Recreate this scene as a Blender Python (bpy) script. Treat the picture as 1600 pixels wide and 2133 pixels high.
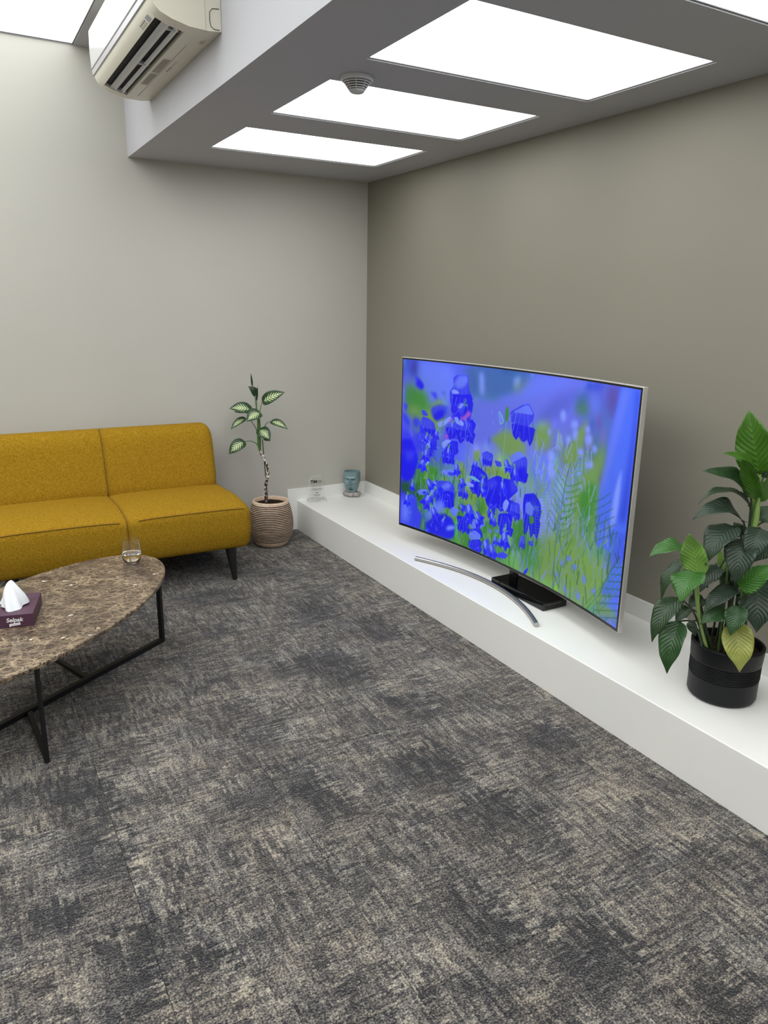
import bpy, bmesh, math, random
import numpy as np
from mathutils import Vector, Matrix

for o in list(bpy.data.objects):
    bpy.data.objects.remove(o)
SC = bpy.context.scene
COL = SC.collection

# ---------------------------------------------------------------- camera, world, exposure
HC, H2, HP, DP, BX = 2.4238, 2.9699, 0.2211, 0.5739, 1.6101   # soffit, upper ceiling, ledge height and depth, bulkhead reach
F_PX, YAW, PITCH, ROLL = 1562.69, 0.5187, 0.2676, 0.0164
CAM_POS = Vector((-2.6548, -4.9506, 1.6))
cam_d = bpy.data.cameras.new('camera')
cam = bpy.data.objects.new('camera', cam_d)
COL.objects.link(cam)
fw = Vector((math.sin(YAW) * math.cos(PITCH), math.cos(YAW) * math.cos(PITCH), -math.sin(PITCH)))
rt = Vector((math.cos(YAW), -math.sin(YAW), 0))
up = rt.cross(fw)
r2 = rt * math.cos(ROLL) + up * math.sin(ROLL)
u2 = -rt * math.sin(ROLL) + up * math.cos(ROLL)
M = Matrix((r2, u2, -fw)).transposed().to_4x4()
M.translation = CAM_POS
cam.matrix_world = M
cam_d.sensor_fit = 'VERTICAL'
cam_d.sensor_height = 36.0
cam_d.lens = F_PX / 2133.0 * 36.0
cam_d.clip_start = 0.05
SC.camera = cam

w = bpy.data.worlds.new('world')
SC.world = w
w.use_nodes = True
w.node_tree.nodes['Background'].inputs[0].default_value = (0.8, 0.85, 0.9, 1)
w.node_tree.nodes['Background'].inputs[1].default_value = 0.05

SC.view_settings.view_transform = 'Standard'
SC.view_settings.look = 'None'
SC.view_settings.gamma = 1.0
SC.view_settings.use_curve_mapping = False
SC.view_settings.exposure = 0.0
SC.cycles.max_bounces = 12
SC.cycles.adaptive_threshold = 0.02
SC.cycles.diffuse_bounces = 4
SC.cycles.glossy_bounces = 4
SC.cycles.transmission_bounces = 12
SC.cycles.caustics_reflective = False
LOW_PANEL, HIGH_PANEL = 4.8, 3.5          # brightness of the lit ceiling panels
SCREEN_GAIN = 0.95

LILY_LEAVES = [
((-0.273,-3.388,1.063),(-0.314,-3.341,1.280),0.125,0.015,(-0.88,-0.41,0.24),'b','m'),
((-0.232,-3.377,1.043),(-0.191,-3.377,1.130),0.070,0.010,(-0.61,-0.74,0.28),'d','m'),
((-0.287,-3.403,0.980),(-0.367,-3.380,1.127),0.065,0.010,(-0.92,-0.38,0.10),'b','m'),
((-0.309,-3.402,1.046),(-0.466,-3.370,1.148),0.060,0.035,(-0.27,-0.44,0.86),'b','m'),
((-0.315,-3.386,0.995),(-0.488,-3.323,1.080),0.085,0.030,(-0.30,-0.41,0.86),'d','m'),
((-0.288,-3.379,0.948),(-0.471,-3.309,0.977),0.060,0.045,(-0.10,-0.07,0.99),'d','m'),
((-0.267,-3.391,0.965),(-0.270,-3.424,1.067),0.050,0.010,(-0.48,-0.84,0.26),'b','m'),
((-0.319,-3.384,0.897),(-0.508,-3.323,0.930),0.100,0.040,(-0.37,-0.25,0.89),'D','m'),
((-0.369,-3.390,0.886),(-0.486,-3.381,0.776),0.105,0.030,(-0.76,-0.13,0.63),'D','m'),
((-0.353,-3.422,0.849),(-0.417,-3.455,0.719),0.105,0.030,(-0.76,-0.40,0.51),'D','m'),
((-0.314,-3.445,0.889),(-0.377,-3.466,0.786),0.085,0.025,(-0.66,-0.55,0.51),'D','m'),
((-0.244,-3.450,0.821),(-0.333,-3.446,0.773),0.085,0.020,(-0.57,-0.48,0.66),'d','m'),
((-0.482,-3.291,0.790),(-0.616,-3.249,0.782),0.075,0.020,(-0.37,-0.25,0.89),'g','f'),
((-0.486,-3.358,0.711),(-0.548,-3.346,0.874),0.092,-0.012,(-0.88,-0.47,0.10),'L','f'),
((-0.501,-3.361,0.730),(-0.589,-3.380,0.650),0.115,0.020,(-0.81,-0.07,0.59),'g','f'),
((-0.446,-3.266,0.740),(-0.521,-3.246,0.601),0.060,0.020,(-0.79,0.10,0.60),'d','f'),
((-0.513,-3.319,0.623),(-0.618,-3.306,0.488),0.085,0.030,(-0.84,-0.14,0.52),'d','f'),
((-0.540,-3.350,0.553),(-0.602,-3.372,0.392),0.092,0.030,(-0.86,-0.26,0.43),'m','f'),
((-0.352,-3.343,0.719),(-0.458,-3.328,0.627),0.080,0.020,(-0.71,-0.17,0.68),'D','c'),
((-0.336,-3.409,0.653),(-0.481,-3.396,0.593),0.075,0.025,(-0.56,-0.18,0.81),'D','c'),
((-0.391,-3.413,0.585),(-0.495,-3.399,0.561),0.078,0.020,(-0.83,-0.34,0.44),'m','c'),
((-0.375,-3.456,0.615),(-0.428,-3.472,0.533),0.075,0.015,(-0.79,-0.42,0.45),'m','c'),
((-0.372,-3.446,0.549),(-0.392,-3.504,0.405),0.105,0.020,(-0.69,-0.57,0.45),'Y','c'),
((-0.277,-3.443,0.692),(-0.321,-3.498,0.539),0.135,0.020,(-0.74,-0.50,0.45),'D','c'),
((-0.365,-3.439,0.675),(-0.313,-3.514,0.778),0.080,0.020,(-0.41,-0.66,0.63),'G','c'),
((-0.449,-3.322,0.523),(-0.450,-3.356,0.484),0.035,0.010,(-0.77,-0.52,0.37),'d','f'),
((-0.402,-3.279,0.550),(-0.459,-3.270,0.502),0.045,0.010,(-0.86,-0.26,0.43),'d','f'),
((-0.228,-3.379,0.890),(-0.188,-3.402,0.934),0.060,0.015,(-0.43,-0.47,0.77),'d','m'),
((-0.249,-3.343,0.829),(-0.275,-3.318,0.871),0.050,0.010,(-0.83,-0.34,0.44),'d','m'),
((-0.318,-3.339,0.696),(-0.330,-3.309,0.790),0.030,0.000,(-1.00,-0.05,0.09),'L','c'),
((-0.272,-3.354,0.630),(-0.297,-3.316,0.691),0.070,0.000,(-0.80,-0.53,0.29),'d','c'),
((-0.376,-3.317,0.590),(-0.434,-3.296,0.564),0.060,0.015,(-0.64,-0.23,0.74),'d','c'),
((-0.247,-3.356,0.693),(-0.252,-3.377,0.626),0.080,0.010,(-0.72,-0.59,0.37),'d','c'),
((-0.198,-3.407,0.785),(-0.131,-3.492,0.756),0.090,0.030,(-0.38,-0.36,0.85),'d','m'),
((-0.205,-3.427,0.697),(-0.149,-3.516,0.616),0.100,0.030,(-0.38,-0.58,0.72),'D','c'),
((-0.182,-3.370,0.873),(-0.045,-3.402,0.864),0.090,0.040,(-0.18,-0.24,0.95),'d','m'),
((-0.152,-3.341,0.631),(-0.023,-3.346,0.580),0.090,0.030,(0.03,-0.22,0.98),'d','c'),
((-0.291,-3.285,0.677),(-0.254,-3.237,0.596),0.080,0.030,(-0.31,0.13,0.94),'d','c'),
]
DUMB_LEAVES = [
((-0.907,-0.244,0.977),(-0.785,-0.348,1.049),0.085,0.020,(-0.22,-0.83,0.51),1),
((-0.975,-0.228,0.929),(-1.115,-0.194,0.940),0.085,0.020,(-0.28,-0.73,0.62),1),
((-0.963,-0.212,0.935),(-1.073,-0.172,0.912),0.070,0.015,(-0.28,-0.73,0.62),1),
((-0.934,-0.286,0.916),(-1.033,-0.287,0.862),0.095,0.020,(-0.42,-0.67,0.62),1),
((-1.002,-0.190,0.872),(-1.104,-0.178,0.801),0.055,0.015,(-0.48,-0.59,0.64),1),
((-0.862,-0.270,0.851),(-0.774,-0.354,0.805),0.060,0.020,(-0.11,-0.75,0.66),1),
((-0.944,-0.269,0.804),(-0.894,-0.343,0.736),0.090,0.020,(-0.14,-0.85,0.51),1),
((-0.901,-0.270,0.769),(-0.866,-0.267,0.720),0.060,-0.010,(0.02,-0.96,0.27),0),
((-1.018,-0.203,0.718),(-1.126,-0.188,0.639),0.088,0.025,(-0.46,-0.73,0.51),1),
((-0.942,-0.224,1.021),(-0.990,-0.220,1.083),0.055,0.020,(0.14,-0.95,0.28),0),
((-0.959,-0.214,1.081),(-0.966,-0.210,1.166),0.012,0.000,(-0.36,-0.93,0.00),0),
((-0.934,-0.217,0.985),(-0.923,-0.212,1.079),0.013,0.000,(-0.36,-0.93,0.00),0),
]
DUMB_TRUNK = [(-0.899,-0.248,0.294),(-0.903,-0.246,0.363),(-0.898,-0.249,0.414),(-0.887,-0.255,0.477),(-0.883,-0.258,0.533),(-0.896,-0.250,0.576),(-0.911,-0.242,0.612),(-0.927,-0.233,0.655)]
DUMB_STEM = [(-0.927,-0.233,0.652),(-0.930,-0.231,0.698),(-0.930,-0.231,0.771),(-0.929,-0.231,0.843),(-0.932,-0.229,0.903)]
DUMB_TOP = [(-0.931,-0.230,0.891),(-0.939,-0.225,0.938),(-0.946,-0.221,1.021)]
DUMB_STAKE = [(-0.884,-0.246,0.288),(-0.911,-0.242,0.730)]
DUMB_PETIOLE_0 = [(-0.922,-0.235,0.909),(-0.916,-0.239,0.945),(-0.907,-0.244,0.977)]
DUMB_PETIOLE_1 = [(-0.934,-0.229,0.752),(-0.948,-0.221,0.807),(-0.975,-0.205,0.853),(-1.001,-0.190,0.870)]
DUMB_PETIOLE_2 = [(-0.923,-0.235,0.771),(-0.901,-0.247,0.801),(-0.885,-0.257,0.838),(-0.862,-0.270,0.850)]
DUMB_PETIOLE_3 = [(-0.929,-0.231,0.673),(-0.950,-0.219,0.704),(-0.981,-0.201,0.718),(-1.020,-0.203,0.716)]
DUMB_PETIOLE_4 = [(-0.932,-0.230,0.867),(-0.954,-0.229,0.904),(-0.975,-0.228,0.927)]
DUMB_PETIOLE_5 = [(-0.937,-0.227,0.915),(-0.938,-0.226,0.950),(-0.933,-0.218,0.988)]
DUMB_PETIOLE_6 = [(-0.927,-0.232,0.843),(-0.935,-0.263,0.883),(-0.934,-0.286,0.915)]
DUMB_PETIOLE_7 = [(-0.930,-0.231,0.746),(-0.940,-0.248,0.774),(-0.944,-0.269,0.804)]
DUMB_PETIOLE_8 = [(-0.946,-0.221,1.021),(-0.952,-0.218,1.050),(-0.959,-0.214,1.082)]
LILY_STEM = [(-0.278,-3.385,0.459),(-0.280,-3.384,0.552),(-0.282,-3.382,0.724),(-0.275,-3.386,0.818),(-0.264,-3.393,0.890),(-0.270,-3.389,0.976),(-0.275,-3.387,1.060)]
LILY_FRONT_STEMS = [(-0.423,-3.371,0.455),(-0.455,-3.364,0.551),(-0.486,-3.358,0.711),(-0.419,-3.362,0.456),(-0.463,-3.360,0.579),(-0.505,-3.359,0.714)]
LILY_SOIL = [(-0.292,-3.377,0.423)]
CARPET_PATCHES = [
(-1.37,-2.14,0.16,0.14,-1),(-1.09,-1.49,0.08,0.11,-1),(-0.90,-1.84,0.07,0.14,-1),(-1.15,-2.59,0.07,0.08,-1),(-1.33,-2.99,0.09,0.12,-1),(-1.45,-2.77,0.05,0.06,-1),(-1.80,-2.83,0.08,0.08,-1),(-1.31,-3.28,0.11,0.08,-1),(-1.21,-3.43,0.06,0.05,-1),(-1.55,-3.65,0.07,0.09,-1),(-1.39,-3.87,0.09,0.08,-1),(-0.64,-3.83,0.05,0.05,-1),(-2.44,-2.70,0.07,0.24,-1),(-2.46,-3.36,0.06,0.12,-1),(-1.74,-2.98,0.06,0.09,-1),(-2.59,-3.09,0.05,0.05,-1),(-2.29,-3.44,0.05,0.05,-1),(-2.34,-3.28,0.05,0.05,-1),(-0.81,-3.03,0.08,0.08,-1),(0.11,-1.19,0.09,0.07,-1),(-1.51,-1.06,0.14,0.09,-1),(-1.23,-4.14,0.05,0.05,-1),(-2.63,-2.61,0.05,0.05,1),(-2.24,-3.00,0.09,0.06,1),(-2.15,-3.58,0.06,0.07,1),(-1.92,-3.05,0.05,0.05,1),(-2.54,-3.37,0.05,0.07,1),(-2.20,-2.56,0.09,0.05,1),(-1.79,-3.66,0.07,0.05,1),(-1.44,-3.65,0.07,0.06,1),(-1.05,-4.05,0.05,0.05,1),(-1.56,-2.23,0.15,0.10,1),(-2.12,-2.38,0.06,0.15,1),(-0.91,-2.36,0.08,0.08,1),(-1.59,-2.54,0.09,0.09,1),(-1.38,-2.49,0.10,0.10,1),(-0.88,-3.36,0.07,0.07,1),(-0.81,-3.67,0.08,0.05,1),
]
SCREEN_FILLS = [
('s',3,'290,997 499,999 520,883 398,851 304,842'),
('l',3,'72,999 234,999 257,795 102,764'),
('a',2,'328,837 415,831 512,890 596,980 743,1016 810,1015 761,861 674,792 595,764 482,744 423,656 377,606 350,580 348,730'),
('l',3,'430,839 520,892 603,986 688,1011 797,1013 692,949 594,889 477,840'),
('A',3,'681,899 767,963 754,867 674,796 601,774'),
('l',1,'798,1006 809,1011 760,869 742,841'),
('D',2,'811,1012 882,1017 881,984 795,957'),
('e',3,'882,1013 926,1014 920,871 894,879'),
('s',3,'762,939 815,957 825,914 775,865'),
('g',3,'772,895 819,902 822,861 768,855'),
('l',3,'816,942 849,949 862,871 829,863'),
('y',2,'483,709 554,675 588,625 491,567 440,625 408,629'),
('y',3,'603,749 674,792 682,663 625,628 599,688'),
('l',3,'593,669 618,626 685,631 709,489 653,432 600,550'),
('g',3,'17,871 59,837 117,827 120,718 37,680 11,747'),
('y',3,'19,728 94,733 79,678 29,678'),
('v',2,'352,974 374,968 382,857 360,852'),
('v',2,'504,966 537,979 533,928 511,903'),
('y',3,'510,924 582,978 554,940 512,894'),
('c',1,'934,1011 1011,1015 1027,812 906,730 919,849'),
('c',1,'933,1012 1011,1016 1005,416 967,410 955,319 888,304 883,530 908,781'),
('D',2,'981,1016 1011,1016 1000,472 967,441 980,689 987,888'),
('v',1,'961,682 963,536 958,436 941,404 936,463 945,587'),
('l',2,'939,1009 963,1010 935,774 897,528 886,532 908,781'),
('y',2,'727,645 781,773 818,837 812,736 786,617 753,589'),
('y',3,'785,536 863,691 884,758 896,695 866,491 873,312 809,219 751,203'),
('g',2,'809,498 852,579 881,553 866,316 831,314'),
('y',3,'652,202 738,282 815,239 953,264 956,67 889,35 756,31 640,22'),
('g',3,'588,224 668,201 662,44 584,17'),
('v',1,'754,797 759,817 777,822 784,805 779,785 761,780'),
('v',1,'810,789 813,807 826,811 832,795 829,777 816,774'),
('v',1,'813,748 817,771 835,776 842,757 838,733 821,728'),
('v',1,'763,753 767,779 781,783 788,760 785,734 770,729'),
('v',1,'737,725 741,743 756,747 762,732 758,715 743,710'),
('v',1,'663,740 665,755 673,757 677,744 675,729 666,726'),
('v',1,'709,825 712,851 727,855 734,831 731,805 716,801'),
('v',1,'704,703 706,742 720,746 727,710 725,670 712,666'),
('v',1,'844,715 846,732 859,736 865,722 862,705 849,701'),
('v',1,'790,682 793,702 808,707 814,690 811,670 796,665'),
('v',1,'836,643 839,660 851,664 856,651 853,634 841,630'),
('v',1,'793,588 796,603 806,607 811,595 809,580 798,576'),
('v',1,'806,529 808,542 818,546 822,536 820,522 810,518'),
('v',1,'822,638 825,654 838,659 844,646 841,630 828,625'),
('v',1,'749,604 752,618 763,622 768,611 765,597 754,592'),
('v',1,'639,364 643,409 665,418 674,380 670,336 649,326'),
('v',1,'675,560 678,602 695,607 703,571 700,529 683,523'),
('v',1,'669,625 673,654 692,660 700,636 696,608 677,601'),
('g',1,'82,379 135,405 175,404 185,342 172,222 140,189 87,173 71,303'),
('k',2,'-5,267 38,276 77,227 73,205 -2,199'),
('k',2,'76,268 105,268 107,176 82,172'),
('y',1,'127,388 139,377 138,265 126,245'),
('y',1,'255,439 302,483 313,401 267,346'),
('y',1,'193,355 226,361 222,335 198,332'),
('y',1,'315,335 356,313 402,350 412,298 432,213 402,180 360,229 311,237'),
('g',2,'361,296 403,322 423,246 384,211'),
('g',1,'402,171 440,208 477,187 494,159 464,45 409,16'),
('y',1,'346,553 377,562 369,491 349,484'),
('y',1,'397,472 434,499 465,500 516,474 506,457 418,443'),
('g',1,'540,253 584,283 608,251 616,127 541,86'),
('g',1,'285,243 327,240 347,158 414,140 403,15 328,-4 285,16'),
('k',2,'301,45 351,59 337,-10 303,-6'),
('y',2,'79,668 112,696 183,810 203,696 148,583'),
('g',1,'107,86 122,83 127,5 98,5'),
('g',1,'303,72 338,84 341,-7 292,2'),
('g',1,'400,159 440,190 477,128 498,43 501,-4 432,-14 404,8'),
('y',1,'426,135 443,135 439,76 424,85'),
('m',1,'58,915 68,912 94,872 102,859 91,833 61,852'),
('d',1,'74,898 102,859 91,836 67,858'),
('m',1,'131,828 161,831 166,789 148,805'),
('m',1,'186,845 198,838 195,821'),
('m',0,'237,927 257,944 303,951 310,921 306,889 320,855 331,822 314,782 296,728 289,722 264,749 243,786 223,810 222,847 240,882'),
('l',1,'240,896 261,940 300,946 305,915 287,881 256,866'),
('d',0,'234,835 284,840 319,851 330,821 314,782 291,727 264,753 243,790'),
('v',0,'229,853 245,864 268,850 257,839 234,840'),
('m',1,'138,741 173,767 213,766 217,734 199,701 164,669 139,707'),
('d',1,'174,734 205,741 199,701 164,674 147,694'),
('m',0,'92,719 110,720 125,699 121,689 99,689'),
('m',0,'99,684 127,680 156,658 165,616 138,585 118,575 85,606 88,647'),
('d',0,'85,611 92,638 118,580 106,577'),
('m',0,'237,738 261,739 289,713 305,694 328,722 350,695 342,662 321,601 297,608 266,590 218,606 209,637 235,677'),
('d',0,'310,681 328,722 350,695 342,662 321,601 301,614 307,648'),
('v',0,'246,712 262,716 294,691 291,671 259,678'),
('v',0,'168,661 199,682 230,713 235,695 200,649 177,639'),
('p',1,'265,730 289,722 314,764 329,749 316,724 286,703'),
('p',1,'227,698 242,702 239,687 227,675'),
('p',1,'202,592 225,617 222,588 207,579'),
('m',1,'5,739 25,743 24,712 14,700'),
('m',1,'2,678 18,676 39,641 36,610 11,629'),
('m',1,'55,659 83,671 88,642 77,609 56,629'),
('m',1,'5,531 16,569 41,570 54,533 80,475 -2,451'),
('d',1,'-1,524 50,537 63,495 76,473 -2,451'),
('m',1,'65,567 93,594 134,584 139,546 100,480 71,497'),
('d',0,'135,550 166,592 171,540 157,497 132,500'),
('v',0,'94,544 135,555 140,502 123,527'),
('v',0,'191,551 218,582 239,578 227,556 204,520'),
('d',0,'219,549 242,579 270,582 272,531 205,511'),
('l',0,'514,800 572,862 577,778 519,776'),
('d',0,'509,752 519,776 577,782 583,672 568,680 557,689 546,678 522,709'),
('m',0,'498,796 552,843 578,853 603,808 601,782 581,743 581,670 561,686 538,688 509,742'),
('l',0,'506,794 574,852 601,803 555,801'),
('t',0,'446,780 453,790 463,775 476,740 458,718'),
('l',0,'448,776 453,784 472,741 460,727'),
('g',0,'477,800 486,827 496,787 487,734 479,749'),
('d',1,'-2,451 72,472 85,420 70,339 51,288 18,274 0,316'),
('m',2,'14,456 67,471 60,418 28,393'),
('d',1,'124,487 157,497 153,466 133,450'),
('d',0,'197,508 260,527 251,452 223,443 198,455'),
('m',0,'382,550 404,570 435,562 434,517 396,490 387,524'),
('m',0,'441,532 471,534 476,509 454,501'),
('l',0,'511,577 550,615 573,593 567,574 516,540'),
('m',0,'516,540 577,598 588,577 588,471 562,461 539,474 508,493 529,510'),
('d',1,'547,529 583,546 586,470 562,463'),
('d',0,'345,478 373,474 409,449 419,421 394,365 376,325 356,318 350,377 329,402'),
('t',0,'324,410 352,415 388,393 353,392 329,398'),
('v',0,'314,378 354,369 351,353 323,348'),
('l',0,'196,395 224,410 264,423 281,404 265,382 225,376 201,377'),
('m',0,'228,396 276,408 261,383 225,378'),
('t',0,'90,391 126,433 142,433 119,390 98,379'),
('m',0,'166,310 190,334 242,347 263,321 265,268 255,214 223,186 197,221 192,264 171,282'),
('l',1,'199,302 226,337 247,329 240,307 208,285'),
('d',0,'192,259 228,288 263,286 260,236 239,188 206,214'),
('l',0,'81,229 101,252 130,259 135,249 119,222 94,213'),
('d',0,'106,233 132,250 119,224'),
('m',0,'279,351 303,350 316,317 332,308 310,275 285,285'),
('d',0,'404,397 426,428 460,458 494,453 521,458 549,430 554,410 522,362 501,317 476,279 448,294 412,303 406,351'),
('m',1,'412,404 445,439 466,411 440,383 409,380'),
('m',1,'514,451 532,463 553,418 525,381'),
('d',0,'425,285 455,307 461,272 440,217 424,228'),
('v',0,'493,327 504,350 520,338 507,284 491,290'),
('m',0,'523,344 565,353 571,303 547,261 523,277'),
('d',0,'473,259 526,283 539,262 534,215 525,160 497,169 473,195'),
('d',0,'584,409 629,431 658,387 661,347 651,247 632,218 613,267 584,292 580,368'),
('l',0,'590,361 609,381 631,352 623,311 596,314'),
('m',0,'623,368 646,378 655,344 636,324'),
('g',0,'610,308 630,314 635,285 616,265'),
('m',1,'-3,155 36,196 77,206 88,126 113,95 99,9 52,0 -1,10'),
('l',3,'-1,135 32,168 50,101 44,12 1,11'),
('l',2,'125,121 165,198 205,229 223,201 212,151 163,116 135,62'),
('d',1,'131,50 167,107 216,148 258,136 275,94 270,26 229,-4 171,-6 137,5'),
('v',1,'226,54 239,86 267,98 278,86 247,59'),
('d',0,'277,164 314,170 339,137 341,99 309,79 287,114'),
('l',0,'244,180 259,206 292,200 281,176 265,144'),
('m',0,'319,236 352,230 364,212 357,196 332,207'),
('l',0,'347,146 361,186 402,185 418,169 388,136 348,117'),
('d',0,'347,114 391,143 406,113 397,88 351,95'),
('l',0,'338,84 368,119 400,102 390,72 346,55'),
('d',0,'343,49 394,78 405,59 397,1 362,4 341,10'),
('t',0,'454,104 461,140 468,131 462,84 457,85'),
('m',0,'481,37 507,65 528,59 519,34 492,23'),
('l',1,'428,148 445,164 452,144 436,132'),
('l',1,'458,166 481,174 479,153 462,148'),
('m',1,'424,97 440,109 445,87 428,77'),
('m',0,'575,180 597,201 604,149 578,126'),
('m',0,'481,46 509,65 522,53 510,31 482,22'),
('m',0,'614,182 637,190 639,163 620,158'),
('m',0,'601,8 622,48 620,19 606,-6'),
('d',0,'599,-3 620,43 622,33 611,-3'),
('l',1,'757,147 759,159 770,165 774,158 771,146 761,140'),
('l',1,'852,124 853,144 862,150 867,133 865,113 856,107'),
('l',1,'808,157 811,172 823,180 828,170 825,155 813,147'),
('l',1,'892,94 894,108 903,115 908,105 905,91 896,84'),
('l',1,'834,34 836,55 845,61 849,45 848,24 839,18'),
('l',1,'778,30 780,45 788,50 792,39 790,25 781,19'),
('l',1,'928,235 930,244 938,249 942,243 940,234 931,229'),
('l',1,'736,80 739,92 749,98 753,91 751,79 740,72'),
('l',1,'778,180 782,193 799,203 805,196 800,184 784,174'),
('c',1,'969,257 1001,292 1000,239 1000,165 927,98 941,170'),
('c',2,'923,64 997,132 998,80 993,30 951,14'),
('y',2,'908,45 962,77 997,56 998,42 934,13'),
]
SCREEN_STROKES = [
('g',0.004,'204,843 202,787 200,725 196,663 186,602'),
('g',0.004,'199,695 191,554 187,411 175,241'),
('t',0.004,'485,745 481,600 479,490'),
('g',0.004,'321,590 312,413 295,206'),
('k',0.004,'457,275 448,136 446,7'),
('k',0.004,'575,309 568,158 553,-11'),
('k',0.005,'768,636 759,581 751,521 745,430 744,367 741,311 737,237'),
('k',0.005,'737,383 731,218 734,-1'),
('y',0.006,'819,837 783,750 759,607'),
('k',0.006,'987,312 958,235 933,145 921,90'),
('g',0.007,'761,518 788,533 816,558'),
('g',0.005,'758,520 737,544 717,572'),
('g',0.007,'758,487 785,503 814,528'),
('g',0.005,'755,489 735,513 714,540'),
('g',0.007,'756,456 782,472 811,497'),
('g',0.005,'752,458 732,481 711,509'),
('g',0.007,'753,424 780,440 809,467'),
('g',0.005,'749,426 729,449 708,477'),
('g',0.007,'750,392 777,409 806,436'),
('g',0.005,'747,394 726,417 705,445'),
('g',0.007,'747,360 774,377 802,422'),
('g',0.005,'744,362 723,385 702,412'),
('g',0.004,'744,327 772,345 800,390'),
('g',0.005,'741,329 720,352 699,379'),
('g',0.004,'742,295 769,313 797,359'),
('g',0.005,'738,297 717,320 696,347'),
('g',0.004,'739,262 766,281 794,327'),
('g',0.005,'735,264 714,287 693,313'),
('y',0.006,'757,657 734,680 714,698'),
('y',0.006,'766,653 795,673 822,679'),
('y',0.006,'757,631 732,653 712,671'),
('y',0.006,'767,629 797,650 823,658'),
('y',0.006,'758,605 730,626 709,644'),
('y',0.006,'767,605 799,627 825,638'),
('y',0.006,'758,579 728,599 707,617'),
('y',0.006,'767,580 801,603 826,618'),
('y',0.006,'758,552 727,572 704,589'),
('y',0.006,'767,556 802,580 828,597'),
('k',0.005,'969,257 985,263 1003,277'),
('k',0.005,'960,219 988,233 1003,245'),
('k',0.005,'951,181 990,203 1002,214'),
('k',0.005,'942,142 993,173 1002,182'),
('k',0.005,'933,102 996,143 1002,150'),
('k',0.005,'923,62 999,112 1001,118'),
('k',0.005,'914,21 1001,82 1001,85'),
('k',0.005,'904,-20 1004,52 1001,52'),
('n',0.005,'872,494 904,524 928,557'),
('n',0.005,'875,460 907,491 935,527'),
('n',0.005,'878,426 909,457 943,497'),
('n',0.005,'881,392 912,424 951,466'),
('n',0.005,'883,358 915,390 959,436'),
('n',0.005,'886,323 918,357 967,406'),
('v',0.003,'85,415 98,404'),
('y',0.004,'154,441 175,433 183,411'),
('v',0.004,'196,381 208,397 233,378 246,354'),
('t',0.004,'476,504 491,514 518,519'),
('v',0.003,'301,700 319,657 336,623'),
('v',0.003,'510,790 496,756'),
]
SCREEN_COLOURS = {'d': (14, 14, 235), 'm': (48, 58, 236), 'l': (98, 122, 250), 'v': (128, 152, 255), 'g': (58, 132, 50), 'y': (112, 150, 76), 'k': (26, 82, 40), 'p': (165, 85, 205), 'a': (98, 110, 232), 'A': (84, 98, 212), 'c': (72, 108, 248), 'D': (44, 72, 222), 't': (110, 180, 200), 'n': (45, 90, 60), 's': (60, 100, 175), 'e': (90, 75, 165)}

# ---------------------------------------------------------------- helpers
def lin(c):
    c = c / 255.0
    return c / 12.92 if c <= 0.04045 else ((c + 0.055) / 1.055) ** 2.4

def rgb(r, g, b):
    return (lin(r), lin(g), lin(b), 1.0)

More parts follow.
